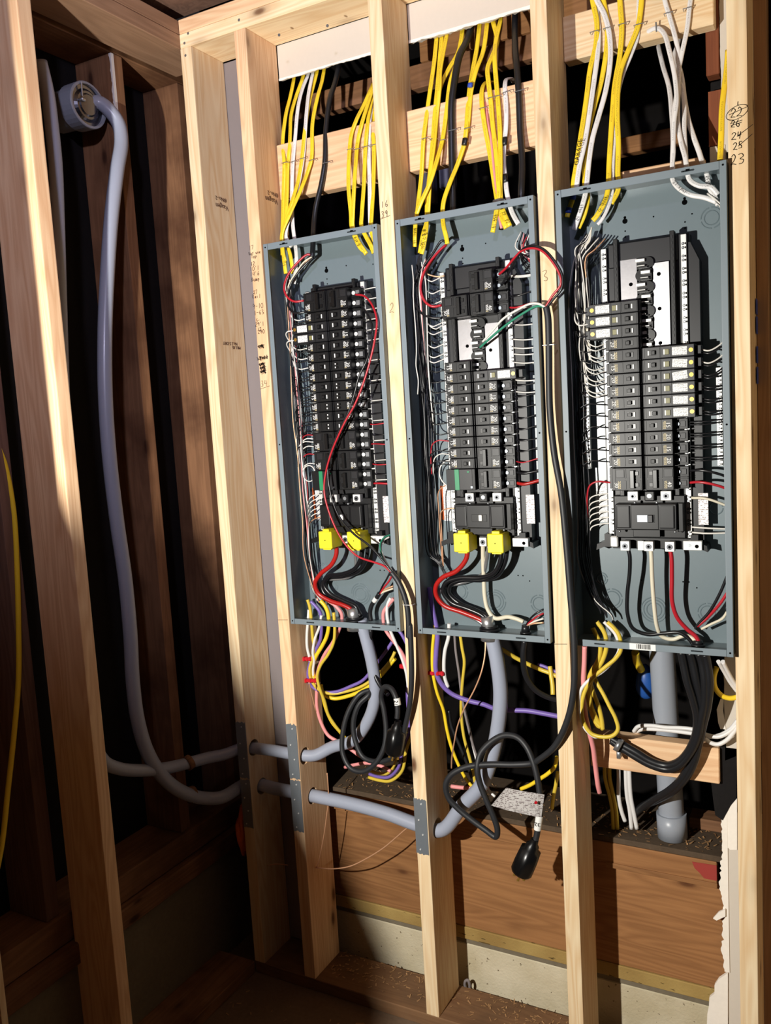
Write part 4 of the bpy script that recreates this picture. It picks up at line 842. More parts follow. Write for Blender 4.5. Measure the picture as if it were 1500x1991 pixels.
for k in range(-5, 15):
    z = G1(k); m = 'wred' if k in (8, 10, 12, 14, -5) else 'wblk'
    if k > -4: wire([V(CX1+.088, .034, z), V(CX1+.110, .026, z-.002+RW.uniform(-.003, .003)), V(CX1+.150, .030, z+RW.uniform(-.004, .004)), V(-.003, .034, z+.004)], None, m, .0016 if k != 14 else .0028, P1)
    if k % 2 == 0 or k < 0: wire([V(CX1+.094, .044, z+.008), V(CX1+.125, .042, z+.009), V(-.004, .044, z+.008)], None, 'wwht', .0015, P1)
wire(pts('A', [(535,385,.040),(490,372,.034),(385,460,.026),(295,580,.020),(263,700,.017),(295,785,.016),(365,828,.017),(455,818,.024)]), None, 'wred', .0031, P1)
wire(pts('A', [(550,400,.040),(480,460,.034),(390,560,.030),(320,680,.030),(300,860,.026),(345,928,.022),(400,938,.022),(470,928,.028)]), None, 'wblk', .0031, P1)
wire(pts('A', [(540,390,.040),(460,440,.032),(370,560,.030),(310,660,.034),(285,800,.040)]), None, 'cream', .0022, P1); wire(pts('A', [(535,395,.040),(440,470,.034),(350,600,.034),(290,720,.040)]), None, 'copper', .0018, P1)
# panel 2
gutter(P2, [.060+.0032*i for i in range(9)], .58, -.26, mixc(9, 13, ['wblk','wblk','wblk','wwht','wblk','wblk','wred']), seed=4, top=(.092, .600, .045), bot=[(.104,-.225),(.106,-.23)])
gutter(P2, [.070, .080, .084], .57, .25, ['wwht','wblk','wblk'], y=.032, seed=14)
for i in range(6):
    dx = .004*i; cols = ('wwht','pink','wblk','wblk','wblk','wwht')
    wire([V(.100+dx*.4, .040, .585-.004*i), V(.096+dx*.3, .028, .560), V(.088+dx*.9, .022, .515), V(.086+dx*.6, .028, .45-.03*i), V(.088+dx*.5, .04, .32-.03*i)], None, cols[i], .0017, P2)
for k in range(0, 10):
    hook(P2, .083+RW.uniform(-.006, .005), CX2-.072, G2(k), 'wred' if k == 2 else 'wblk', sgn=1 if k > 2 else -1, drop=.05); 
    if k in (1, 0): hook(P2, .090, CX2-.074, G2(k)-.008, 'wwht' if k else 'wblk', sgn=-1)
for i, z in enumerate((.535, .505, .492, .478, .425, .418, .405, .385, .372, .348, .335)): hook(P2, .088+RW.uniform(-.006, .006), CX2-.088, z, 'wblk' if i in (2, 7) else 'wwht', drop=.03, sag=.009)
wire(pts('C', [(462,455,.036),(420,490,.030),(330,595,.022),(272,700,.018),(250,820,.016),(285,925,.015),(350,968,.016),(425,958,.022)]), None, 'wred', .0034, P2)
wire(pts('C', [(470,440,.038),(430,420,.036),(350,530,.034),(220,720,.030),(182,880,.028),(240,1005,.024),(330,1060,.022),(430,1065,.028)]), None, 'wblk', .0032, P2)
wire(pts('C', [(472,458,.038),(400,520,.034),(310,660,.034),(300,690,.036),(390,720,.040),(450,712,.042)]), None, 'copper', .0020, P2)
wire([V(.155, .045, .07), V(.130, .04, .078), V(.112, .035, .060), V(.112, .035, .035), V(.130, .035, .015), V(.15, .04, .015)], None, 'wwht', .0018, P2)
wire([V(.100, .05, -.23), V(.103, .045, -.10), V(.106, .04, -.055), V(.120, .038, -.046), V(CX2-.070, .04, -.044)], None, 'copper', .0016, P2); wire([V(.098, .05, -.20), V(.098, .045, -.05), V(.103, .04, .0), V(.125, .038, .016), V(CX2-.086, .043, .02)], None, 'copper', .0015, P2)
for k in (17, 16, 15, 14, 7, 6, 5, 4, 3, 2, 1, 0, -1, -2):
    z = G2(k); m = {14:'wred', 0:'wred', -2:'wredthick'}.get(k, 'wblk')
    if k in (17, 16): continue
    wire([V(CX2+.088, .034, z), V(CX2+.112, .026, z-.003), V(CX2+.150, .030, z+RW.uniform(-.002, .006)), V(.400, .034, z+.007)], None, m, {-2:.0042, -1:.0035, 14:.0024, 15:.0022}.get(k, .0016), P2)
for z in (.515, .512, .44, .40, .365, .345, .33, .31, .268, .24): wire([V(CX2+.094, .044, z), V(CX2+.125, .042, z-.004), V(.400, .044, z-.002)], None, 'wwht', .0017, P2)
for i in range(12):
    a = (.348+.004*i, .052-.002*(i % 4), .615-.003*(i % 5)); wire([V(*a), V(a[0]-.012+.004*(i % 3), .040, .580-.006*(i % 4)), V(a[0]+.012, .034, .560-.006*(i % 5)), V(.400, .040, .548-.004*(i % 6))], None, ['wwht','wblk','pink','wblk','wred','wblk'][i % 6], .0016, P2)
for i in range(4): wire([V(.340, .055, .590-.004*i), V(.350, .045, .560-.006*i), V(.375, .045, .535-.008*i), V(.400, .050, .530-.008*i)], None, 'wblk', .0015, P2)
# panel 3
gutter(P3, [.460+.0036*i for i in range(9)], .56, -.27, mixc(9, 23, ['wblk','wblk','wwht','wblk','wblk','wblk']), seed=6, y=.045, top=(.505, .572, .045), bot=[(.506,-.30),(.520,-.308),(.535,-.312)])
gutter(P3, [.484, .490, .496, .502, .508], .585, .30, ['wwht','wblk','wwht','cream','wwht'], y=.035, seed=16, top=(.520, .585, .04))
for i in range(7): wire([V(.512+.007*i, .045, .578-.002*i), V(.500+.005*i, .034, .560-.003*i), V(.486+.004*i, .030, .530), V(.480+.005*i, .036, .46), V(.484+.004*i, .045, .36)], None, ['wwht','wwht','wblk','wwht','wblk','copper','wblk'][i], .0017, P3)
for k, m in ((15, 'wblk'), (14, 'wwht'), (13, 'wblk')):
    z = G3(k); wire([V(.478, .035, z+(.06 if k == 14 else -.05)), V(.479, .018, z+.012), V(.490, .012, z-.002), V(CX3-.110, .018, z)], None, m, .0019, P3)
for k in range(2, 13): hook(P3, .474+RW.uniform(-.007, .006), CX3-.072, G3(k)-.004, 'wblk', drop=.03, sgn=1 if k > 7 else -1)
for k in range(8, 13):
    for dz in (.006, -.003): hook(P3, .492+RW.uniform(-.005, .006), CX3-.088, G3(k)+dz, 'wwht', drop=.05)
hook(P3, .486, CX3-.072, G3(0), 'wred', drop=.05, sgn=-1, r=.0022)
for i in range(6): z = -.012-.014*i; wire([V(.488, .05, z-.05), V(.492, .045, z-.012), V(.505, .042, z-.003), V(CX3-.088, .044, z+.002)], None, 'wwht', .0016, P3)
for i in range(10): z = .245-.02*i; wire([V(.470, .055, z-.004), V(.480, .05, z), V(.487, .05, z)], None, 'copper', .0013, P3)
for k in range(6, 12):
    z = G3(k)
    for dz in (0, -.006): wire([V(CX3+.122, .026, z+dz), V(CX3+.140, .022, z-.004+dz), V(.798, .030, z+.016+dz if k > 8 else z+dz), V(.806, .040, z+.05 if k > 8 else z+.004)], None, 'wblk' if dz else 'wwht' if k > 9 else 'wblk', .0018, P3)
for k in range(2, 6):
    for dz in (.003, -.003): wire([V(CX3+.088, .036, G3(k)+dz), V(CX3+.120, .030, G3(k)+dz-.001), V(.806, .040, G3(k)+dz+.004)], None, 'wblk', .0016, P3)
for k, m, r in ((1, 'wblk', .0030), (0, 'wred', .0030)): wire([V(CX3+.088, .034, G3(k)), V(CX3+.118, .022, G3(k)+.002), V(.785, .024, G3(k)-.008), V(.807, .034, G3(k)-.020)], None, m, r, P3)
for z, z2 in ((-.022, -.045), (-.088, -.092), (-.100, -.100)): wire([V(CX3+.094, .044, z), V(CX3+.125, .038, z-.001), V(.807, .046, z2)], None, 'cream' if z > -.05 else 'wwht', .0030 if z > -.05 else .0020, P3)
for i in range(5): wire([V(.800+.0012*i, .050, .575-.004*i), V(.801+.001*i, .040, .54), V(.799+.0012*i, .038, .42), V(.800+.001*i, .040, .30+.01*i), V(.795, .035, .275-.01*i)], None, ['wwht','wblk','wwht','cream','wblk'][i], .0017, P3)
for i in range(8): wire([V(.765+.005*i, .050, .630-.003*i), V(.785+.002*i, .040, .610-.004*i), V(.800, .036, .590-.004*i), V(.803, .042, .565-.004*i)], None, ['wwht','wblk','wwht','wwht'][i % 4], .0019, P3)
# cable ends coming up through the bottoms of the panels
def lower(label, crop, L, m, r=None, grp=None, **k): return cable(label, crop, L, m, grp, r=r, **k)

# ================================================================== FEEDERS
def feed(name, label, crop, L, m, r, cat='cable', **k): return tag(tubeo(name, pts(crop, L), r, m, n=12, sub=8, **k), label, cat)
feed('feeder_cable', 'thick red feeder below the left lug cover of the left panel', 'B', [(700,1180,.02),(698,1260,.022),(655,1350,.024),(560,1430,.026),(512,1515,.03),(540,1600,.036),(640,1665,.04),(760,1705,.042),(830,1745,.044),(850,1800,.044)], 'wredthick', .0062)
feed('feeder_cable', 'thick black feeder in front under the right yellow cover of the left panel', 'B', [(925,1180,.02),(915,1290,.022),(860,1385,.026),(740,1435,.032),(630,1450,.04),(590,1520,.044),(640,1600,.046),(770,1670,.046),(870,1720,.046),(900,1800,.046)], 'wblk', .0060)
feed('feeder_cable', 'thick black feeder behind the front one under the left panel covers', 'B', [(975,1180,.03),(965,1290,.035),(900,1400,.042),(760,1450,.052),(620,1470,.056),(570,1530,.056),(600,1610,.056),(740,1690,.056),(880,1750,.05),(915,1800,.046)], 'wblk', .0060)
feed('feeder_cable', 'bare stranded neutral of the left panel beside the black feeders', 'B', [(870,1130,.03),(868,1250,.04),(866,1390,.052),(800,1460,.060),(640,1480,.062)], 'alu', .0045)
feed('feeder_cable', 'thick red feeder below the left lug cover of the middle panel', 'D', [(635,1190,.02),(622,1260,.022),(545,1355,.024),(430,1410,.026),(375,1480,.030),(378,1560,.036),(440,1640,.04),(600,1700,.044),(760,1770,.046),(820,1830,.046)], 'wredthick', .0063)
feed('feeder_cable', 'thick black feeder in front under the right yellow cover of the middle panel', 'D', [(915,1190,.02),(900,1290,.022),(850,1375,.026),(750,1410,.032),(560,1415,.034),(455,1455,.034),(435,1530,.038),(500,1615,.042),(640,1670,.044),(750,1720,.046),(810,1780,.046),(830,1840,.046)], 'wblk', .0062)
feed('feeder_cable', 'thick black feeder behind the front one under the middle panel covers', 'D', [(960,1190,.03),(940,1290,.034),(880,1390,.040),(760,1430,.05),(600,1430,.05),(490,1470,.05),(480,1540,.052),(560,1620,.054),(700,1680,.052),(800,1740,.048),(845,1840,.046)], 'wblk', .0062)
feed('feeder_cable', 'bare stranded neutral sweeping round the black feeders of the middle panel', 'D', [(810,1150,.025),(790,1270,.04),(755,1385,.052),(600,1450,.060),(440,1490,.056),(400,1550,.050),(450,1640,.048),(580,1700,.048),(720,1765,.048),(800,1830,.046)], 'alu', .0052)
feed('feeder_cable', 'cream neutral conductor running down the middle panel to a black ferrule', 'D', [(762,1130,.025),(762,1250,.04),(768,1400,.050),(776,1560,.052),(800,1670,.052),(860,1745,.050),(970,1735,.046),(1050,1755,.044),(1095,1775,.044)], 'cream', .0055)
feed('feeder_cable', 'black service conductor, leftmost of three under the right panel', 'F', [(592,1080,.022),(605,1130,.022),(605,1260,.026),(588,1420,.030),(590,1580,.034),(630,1685,.038),(740,1730,.042),(860,1722,.044),(980,1718,.044),(1060,1770,.044),(1110,1850,.044)], 'wblk', .0046)
feed('feeder_cable', 'cream service neutral in the middle of three under the right panel', 'F', [(765,1080,.022),(770,1150,.022),(776,1300,.026),(790,1500,.030),(815,1680,.040),(850,1745,.050),(930,1768,.052),(1030,1740,.050),(1100,1775,.046),(1135,1830,.044)], 'cream', .0048)
feed('feeder_cable', 'red service conductor, rightmost of three under the right panel', 'F', [(910,1080,.022),(922,1140,.022),(926,1300,.026),(928,1480,.030),(965,1600,.036),(1040,1690,.042),(1110,1750,.044),(1145,1830,.044)], 'wred', .0049)
feed('feeder_cable', 'black wire slanting down from the right edge of the right panel', 'F', [(1345,1290,.03),(1290,1420,.034),(1210,1560,.040),(1130,1650,.044),(1105,1690,.046)], 'wblk', .0034)
feed('feeder_cable', 'red wire slanting down from the right edge of the right panel', 'F', [(1350,1410,.03),(1290,1500,.034),(1200,1600,.042),(1120,1670,.045)], 'wred', .0034)
feed('feeder_cable', 'cream wire curving up to the lower right corner of the right panel', 'F', [(1345,1560,.03),(1310,1610,.034),(1230,1650,.042),(1150,1690,.046)], 'cream', .0030)
def ferrule(label, crop, x, y, d, r0=.011, h=.022, zb=None, m='blk'):
    c = pts(crop, [(x, y, d)])[0]; c.z = PZB+.0016 if zb is None else zb; bm = bmesh.new(); cyl(bm, (0,0,0), (0,0,.006), r0*1.25, 20); cyl(bm, (0,0,.006), (0,0,h), r0, 20, r0*.8)
    return tag(place('cable_connector', mesh(bm, m, True), c), label, 'connector')
ferrule('black connector in the bottom of the middle panel at its right', 'D', 1110, 1800, .045); ferrule('low black connector in the bottom of the right panel', 'F', 1125, 1840, .044, .012, .014)
def collar(label, crop, x, y, d):
    c = pts(crop, [(x, y, d)])[0]; c.z = PZB; t = tag(empty('conduit_connector', c), label, 'connector', 'grey conduit connectors')
    bm = bmesh.new(); cyl(bm, (0,0,.0016), (0,0,.010), .026, 24); cyl(bm, (0,0,.010), (0,0,.016), .022, 24); place('locknut', mesh(bm, 'black2', True), c, t)
    bm = bmesh.new(); cyl(bm, (0,0,.004), (-.006,-.002,.040), .0175, 20, .016); place('jacket_end', mesh(bm, 'alu', True), c, t)
    bm = bmesh.new(); cyl(bm, (0,0,-.022), (0,0,-.0005), .024, 24); bbox(bm, -.034, .034, -.008, .008, -.016, -.004, .003); place('outer_body', mesh(bm, 'steel', True), c, t)
    for s_ in (-1, 1):
        bm = bmesh.new(); cyl(bm, (0,-.012,-.010), (0,-.006,-.010), .005, 12); place('clamp_screw', mesh(bm, 'alu2'), c+Vector((s_*.026,0,0)), t)
    return t
collar('grey connector bringing the thick grey cable into the left panel', 'B', 860, 1790, .044); collar('grey connector bringing the thick grey cable into the middle panel', 'D', 815, 1815, .046)

# ================================================================== THICK GREY CABLES
def mix_pts(L): return [at(p[0], p[1], p[2], p[3] if len(p) > 3 else 1) for p in L]
ua = mix_pts([(172,203,-.792,0),(192,200,-.775,0),(212,214,-.755,0),(230,240,-.740,0),(236,275,-.728,0),(228,330,-.718,0),(217,420,-.712,0),(209,530,-.708,0),(204,650,-.705,0),(205,770,-.703,0),(213,890,-.702,0),(227,1010,-.700,0),(244,1130,-.698,0),(254,1240,-.696,0),(258,1320,-.694,0),(268,1400,-.692,0),(288,1465,-.690,0),(322,1516,-.686,0),(362,1543,-.676,0),(400,1552,-.655,0),(432,1550,-.625,0)])
tail = [V(-.60, .048, HA[1]+.004), V(-.5, HA[0], HA[1]), V(-.38, HA[0], HA[1]), V(-.24, .058, HA[1]-.004), V(-.12, .058, -.918), V(-.02, .055, -.932), V(.05, .055, -.934)]
tail2 = pts('P', [(900,1566,.055),(934,1530,.055),(954,1482,.055),(968,1420,.054),(974,1350,.052),(968,1290,.048),(957,1235,.046)])
# keep the run through the wall level between the bored studs, whatever the photograph's perspective
GA = tag(tubeo('service_cable', ua+tail+tail2, .0192, 'grey', n=18, sub=8), 'thick grey cable from the pipe end, running low through studs to the middle panel', 'cable')
ub = mix_pts([(78,120,-.735,0),(92,180,-.728,0),(100,240,-.722,0),(108,320,-.718,0),(112,420,-.716,0),(116,560,-.714,0),(122,760,-.712,0),(132,980,-.712,0),(146,1200,-.712,0),(168,1400,-.71,0),(200,1478,-.706,0),(230,1494,-.703,0),(275,1498,-.695,0),(320,1494,-.69,0),(365,1484,-.68,0),(402,1474,-.66,0),(436,1467,-.632,0)])
tb = [V(-.596, .028, HB[1]-.008), V(-.5, HB[0], HB[1]), V(-.39, HB[0], HB[1]), V(-.34, .040, HB[1]+.002)]
tb2 = pts('P', [(645,1453,.056),(686,1440,.062),(710,1412,.062),(726,1375,.060),(730,1335,.058),(724,1290,.054),(712,1240,.048),(702,1205,.044)])
GB = tag(tubeo('service_cable', ub+tb+tb2, .0172, 'grey', n=18, sub=8), 'thick grey cable from behind the foreground stud running through studs to the left panel', 'cable')
# pipe end with the metal reducing washer
pc = at(166, 206, -.785, 0); ax = Vector((1, -.03, -.04)).normalized()
PE = tag(empty('pipe_coupling', pc), 'grey plastic pipe end with shiny metal cap high in the left wall', 'pipe')
bm = bmesh.new(); cyl(bm, -ax*.13, -ax*.028, .052, 28, cap=False); cyl(bm, -ax*.13, -ax*.125, .052, 28)
place('pipe', mesh(bm, 'pvc', True), pc, PE)
bm = bmesh.new(); N = 32; a_ = Vector((0,0,1)); b_ = ax.cross(a_).normalized()
prof = [(-.036,.0525),(-.036,.060),(.012,.061),(.014,.0595),(.014,.054),(.004,.0535)]
rings = [[bm.verts.new(ax*x+(a_*math.cos(2*math.pi*j/N)+b_*math.sin(2*math.pi*j/N))*r) for j in range(N)] for x, r in prof]
for i in range(len(prof)-1):
    for j in range(N): bm.faces.new((rings[i][j], rings[i][(j+1) % N], rings[i+1][(j+1) % N], rings[i+1][j]))
place('collar', mesh(bm, 'pvc'), pc, PE)
bm = bmesh.new(); cyl(bm, ax*.001, ax*.005, .0535, 32); cyl(bm, ax*.005, ax*.011, .043, 32, .036); cyl(bm, ax*.011, ax*.014, .030, 28, .026); mc = place('metal_cap', mesh(bm, plain('polished_steel', (112,112,118), .2, .95), False), pc, PE)
bm = bmesh.new(); cyl(bm, ax*.012+a_*.012+b_*.018, ax*.018+a_*.052+b_*.022, .0022, 8); bbox(bm, .010, .022, -.030, -.016, .002, .010, .002); place('retaining_clip', mesh(bm, 'steel'), pc, mc)
# red-brown strap pieces tying the two grey cables where they cross
for v, r, lab in (((367,1483), .022, 'brown tape tie round the upper grey cable near the corner stud'), ((372,1545), .0245, 'brown tape tie round the lower grey cable near the corner stud')):
    c = at(v[0], v[1], -.678, 0); bm = bmesh.new(); t = Vector((.25, 1, -.15 if r > .023 else .25)).normalized(); cyl(bm, -t*.008, t*.008, r, 24); tag(place('cable_tie', mesh(bm, 'old_y', True), c), lab, 'tie')

# steel nail plates on the stud fronts over the bored holes
def nail_plate(label, x0, x1, z0, z1, seed):
    rn = random.Random(seed); n = 9; y = -.0018; P = [(x0, z0)]
    P = [(x0+(x1-x0)*i/n, z0+(rn.uniform(-.003, .003) if i % n else 0)) for i in range(n+1)]+[(x1-(x1-x0)*i/n, z1+(rn.uniform(-.003, .003))) for i in range(n+1)]
    c = V((x0+x1)/2, y, (z0+z1)/2); t = empty('nail_plate', c); tag(t, label, 'nail plate', 'steel nail plates')
    bm = bmesh.new(); prism(bm, [(a-c.x, b-c.z) for a, b in P], 0, .0016); place('plate', mesh(bm, 'plate'), c, t)
    for k in range(4):
        bm = bmesh.new(); cyl(bm, (0,-.0012,0), (0,.001,0), .0022, 8); place('nail_head', mesh(bm, 'alu2'), V(c.x+(.004 if k % 2 else -.006), y, z0+(z1-z0)*(.08, .36, .62, .92)[k]), t)
zz = lambda u, v: at(u, v, 0).z
for st_x, u, vs, lab in ((XL, 475, (1405, 1514, 1607), 'corner stud'), (XS[0], 567, (1408, 1514, 1613), 'stud beside the left panel')):
    nail_plate('steel nail plate, upper of two on the '+lab, st_x+.001, st_x+T-.001, zz(u, vs[1])+.002, zz(u, vs[0]), u); nail_plate('steel nail plate, lower of two on the '+lab, st_x+.001, st_x+T-.001, zz(u, vs[2]), zz(u, vs[1])-.002, u+1)
nail_plate('bright steel nail plate alone on stud number 2', XS[1]-.001, XS[1]+T-.002, zz(822, 1660), zz(812, 1553), 77)

# ================================================================== CABLES UNDER THE LEFT PANEL (crop G)
gl = 'cables under the left panel'
def cg(label, L, ds, m, r=.0044, flat=1., **k): return cable(label, 'G', D3(L, ds), m, gl, r=r, flat=flat, **k)
DS = [.048,.05,.058,.075,.09]
cg('white cable nearest stud under the left panel, going into a red clip', [(262,20),(255,110),(248,200),(250,290),(268,370),(275,430),(290,520),(330,600)], DS, 'wht')
cg('yellow cable first to enter the red clips under the left panel', [(252,-52),(268,0),(282,120),(290,220),(300,300),(285,380),(268,450),(278,520),(330,590),(420,622),(520,608),(640,570),(740,500),(850,380),(880,320)], [.045,.05,.06,.065,.08,.11,.13,.14], 'yel2', .0048)
cg('white cable bowing behind the first yellow one under the left panel', [(352,60),(338,140),(305,230),(290,330),(300,380),(292,460),(305,540),(370,610)], DS, 'wht', .0040)
cg('purple cable looping from the red clips across to the right under the left panel', [(275,-40),(310,-5),(342,40),(352,120),(345,230),(300,330),(262,430),(258,520),(290,575),(370,610),(460,608),(560,570),(650,525),(730,430),(820,310),(860,250)], [.045,.05,.06,.07,.085,.11,.13,.14], 'purple', .0050)
cg('broad yellow cable folding left of the clamp under the left panel', [(345,-45),(375,-10),(398,40),(405,130),(390,210),(362,270),(310,360),(290,430),(300,510),(350,610),(430,655),(540,640),(660,590),(770,500),(880,370)], [.045,.05,.06,.065,.08,.11,.13,.14], 'yel', .0058)
cg('thin yellow cable outermost of the folding bunch under the left panel', [(440,40),(448,160),(440,250),(400,340),(345,420),(322,500),(345,600),(375,680),(400,770),(450,850),(490,900)], DS, 'yel2', .0046)
cg('pink cable falling behind the clips to the black coil', [(400,-45),(450,-10),(492,40),(500,80),(480,160),(430,260),(370,350),(325,470),(318,600),(320,720),(350,830),(400,920),(470,965),(560,1020),(640,1075),(760,1120),(830,1170)], [.05,.06,.075,.085,.09,.10,.10], 'pink', .0052)
cg('brown thin wire leaving the lower red clip', [(262,540),(285,640),(312,750)], [.03,.04,.05], 'copper', .0016)
cg('yellow cable dropping behind the grey cable toward the black coil', [(350,560),(365,660),(395,760),(430,830),(480,890),(540,960)], [.08,.09,.10,.10], 'yel', .0050)
cg('white cable close to the right stud under the left panel', [(848,-66),(826,-14),(822,40),(840,150),(880,250),(930,370),(960,470),(975,580),(985,680)], [.048,.05,.06,.07,.08], 'wht', .0044)
cg('pink cable beside the white one at the right under the left panel', [(872,-60),(838,-20),(800,30),(795,80),(810,160),(880,260),(930,330),(965,410),(985,520),(990,640)], [.048,.052,.06,.07,.08], 'pink', .0050)
cg('purple cable against stud number 2 below the left panel', [(900,160),(930,200),(975,300),(985,450),(968,620),(980,800),(985,960)], [.06,.06,.065,.075,.085,.09], 'purple', .0048)
for i, (m, lab) in enumerate((('yel2','yellow cable, innermost strand of the low bend behind stud number 2'),('purple','purple strand of the low bend behind stud number 2'),('yel2','yellow cable, outermost strand of the low bend behind stud number 2'))):
    o_ = i*26; cg(lab, [(700-o_*.2,1175+o_*.9),(760,1195+o_*.9),(830+o_*.3,1190+o_*1.1),(880+o_,1120+o_),(905+o_,1040),(930+o_,960),(960+o_,900)], [.11,.10,.09,.085,.085], m, .0046)
cg('pink cable in the low bundle below the black coil', [(520,1150),(600,1130),(700,1120),(800,1150),(850,1180)], [.10,.09,.085,.085], 'pink', .0050)
cg('black cable from the clamp curving to the plug with the paper sleeve', [(706,160),(700,260),(704,360),(728,470),(770,560),(830,630)], [.046,.05,.05,.045,.03], 'blk', .0060)
# red stacking clips
def clip(label, crop, x, y, d, w_=.050, tilt=0.):
    c = pts(crop, [(x, y, d)])[0]; t = empty('cable_clip', c); tag(t, label, 'clip', 'red cable clips')
    bm = bmesh.new(); bbox(bm, -w_/2, w_/2, -.004, .004, -.0045, .0045, .0015); bbox(bm, -w_/2-.004, -w_/2+.010, -.006, .012, -.006, .006, .002)
    b = place('clip_bar', mesh(bm, 'redclip'), c, t); b.rotation_euler = (0, -tilt, 0)
    for k in range(3):
        bm = bmesh.new(); bbox(bm, -.0045, .0045, -.0065, .006, -.0062, .0062, .002); q = place('clip_tooth', mesh(bm, 'redclip'), c+V(-w_*.12+k*w_*.26, 0, math.tan(tilt)*(-w_*.12+k*w_*.26)), t); q.rotation_euler = (0, -tilt, 0)
    return t
clip('upper red cable clip on the stud below the left panel', 'G', 238, 372, .060, .042, .10); clip('lower red cable clip on the stud below the left panel', 'G', 255, 528, .062, .062, .10)
clip('small red cable clip at the left of stud number 2', 'G', 945, 426, .075, .018); clip('red cable clip on the purple cable below the middle panel', 'H', 185, 353, .055, .055, .05)
bk = cg('short black cable end with a white band rising in the left panel at right', [(706,100),(700,40),(712,-10),(745,-60),(768,-98)], [.046,.046,.044,.040], 'blk', .0062)
band(bk, 'G', (728,-38,.042), (746,-64,.041), .0068, 'white', .98)
for L, m in (([(766,-96,.040),(790,-150,.032),(820,-200,.028),(862,-290,.030)], 'wblk'), ([(772,-94,.040),(800,-140,.032),(840,-190,.028),(868,-250,.030)], 'wred'), ([(768,-92,.042),(810,-112,.036),(868,-132,.036)], 'cream'), ([(764,-92,.042),(800,-122,.036),(868,-150,.036)], 'copper')): wire(pts('G', L), None, m, .0026, P1)
for L, m in (([(1118,1800,.045),(1150,1750,.040),(1200,1705,.036),(1262,1672,.040)], 'wblk'), ([(1122,1800,.045),(1165,1765,.040),(1210,1730,.036),(1262,1705,.040)], 'wred'), ([(1124,1805,.045),(1180,1790,.040),(1262,1782,.040)], 'copper'), ([(1122,1808,.045),(1170,1778,.042),(1262,1748,.042)], 'wwht')): wire(pts('D', L), None, m, .0024, P2)
# ================================================================== CABLES UNDER THE MIDDLE PANEL (crop H)
gm = 'cables under the middle panel'
def ch(label, L, ds, m, r=.0044, flat=1., **k): return cable(label, 'H', D3(L, ds), m, gm, r=r, flat=flat, **k)
ch('yellow cable farthest left below the middle panel, passing the red clip', [(182,-20),(175,60),(165,180),(168,340),(200,500),(250,640),(275,780),(310,920),(370,1070),(430,1180),(500,1260)], [.046,.05,.055,.08,.09,.10,.10], 'yel', .0046)
ch('purple cable sweeping right behind the thick grey cable', [(140,-312),(150,-240),(172,-110),(192,-20),(204,60),(195,180),(192,330),(230,430),(310,510),(440,565),(560,595),(660,632),(760,640),(900,645),(1020,665),(1150,690)], [.05,.046,.05,.055,.075,.09,.10,.11], 'purple', .0066)
pc_ = COL.objects[-1] if False else None
ch('white cut cable ending left of the purple sweep', [(295,-30),(290,70),(262,180),(254,300),(262,390),(285,460)], [.046,.05,.06,.07], 'wht', .0052)
ch('grey thin cable falling straight behind the yellow one', [(335,40),(345,180),(370,350),(390,520),(430,720),(470,880),(520,1040),(560,1180)], [.05,.06,.09,.10,.10], 'wallg', .0034)
ch('yellow cable with black marks falling behind the copper wire', [(378,40),(395,160),(412,260),(400,400),(388,560),(390,700),(410,850),(450,1000),(485,1140),(495,1250)], [.05,.06,.09,.10,.10], 'yel2', .0044)
ch('black thin cable behind the yellow ones below the middle panel', [(290,640),(310,760),(370,900),(420,1020),(470,1160),(520,1280)], [.10,.10,.10], 'blk', .0046)
ch('white thin cable falling just right of the yellow one', [(400,580),(430,700),(460,830),(500,1000),(545,1150),(600,1260),(650,1310)], [.10,.10,.09], 'wht', .0036)
ch('yellow cable crossing high to the right behind the grey cable', [(640,130),(720,180),(820,240),(920,290),(1000,325),(1080,355),(1130,380)], [.06,.10,.12,.12], 'yel2', .0056)
ch('purple strand beside the high yellow crossing', [(980,285),(1040,305),(1090,330),(1140,350)], [.125,.125,.125], 'purple', .0044)
ch('yellow cable hanging down beside stud number 3 up high', [(1075,300),(1085,380),(1095,450),(1098,520)], [.12,.11,.10], 'yel2', .0060)
ch('thick black cable bending right below the middle panel connector', [(880,100),(868,200),(872,310),(900,400),(960,480),(1040,530),(1130,560)], [.046,.05,.07,.09,.11], 'blk', .0078)
ch('yellow cable low against stud number 3', [(1130,1000),(1110,1080),(1060,1130),(1000,1170),(920,1220),(850,1250)], [.09,.09,.10,.11], 'yel', .0052)
ch('yellow cable dangling loose at the ledge by stud number 3', [(1135,1120),(1120,1220),(1100,1320),(1090,1400)], [.10,.11,.12], 'yel2', .0050)
ch('pink cable lying behind the low grey cable', [(310,1230),(400,1240),(500,1245),(600,1250)], [.11,.11,.11], 'pink', .0056)
ch('twisted bare copper wire hanging from the middle panel', [(575,70),(572,200),(545,340),(490,480),(410,630),(360,760),(335,880),(315,1010),(312,1090)], [.04,.02,.01,.02,.05], 'copper', .0020)
cable('twisted bare copper wire hanging down stud number 1 side', 'G', D3([(392,1190),(398,1260),(402,1380),(388,1500),(372,1620),(350,1740),(330,1830),(316,1868)], [.06,.05,.045,.04]), 'copper', 'bare copper wires', r=.0016)
cable('twisted bare copper wire curving from stud to stud number 2', 'G', D3([(310,1868),(430,1878),(560,1858),(690,1795),(800,1725),(890,1650),(960,1590),(1020,1555)], [.04,.04,.05,.06,.07]), 'copper', 'bare copper wires', r=.0019)
cable('pair of bare copper wire between the corner stud and its neighbour', 'N', [(1290,1085,.05),(1340,1075,.05),(1400,1080,.05)], 'copper', 'bare copper wires', r=.0016)
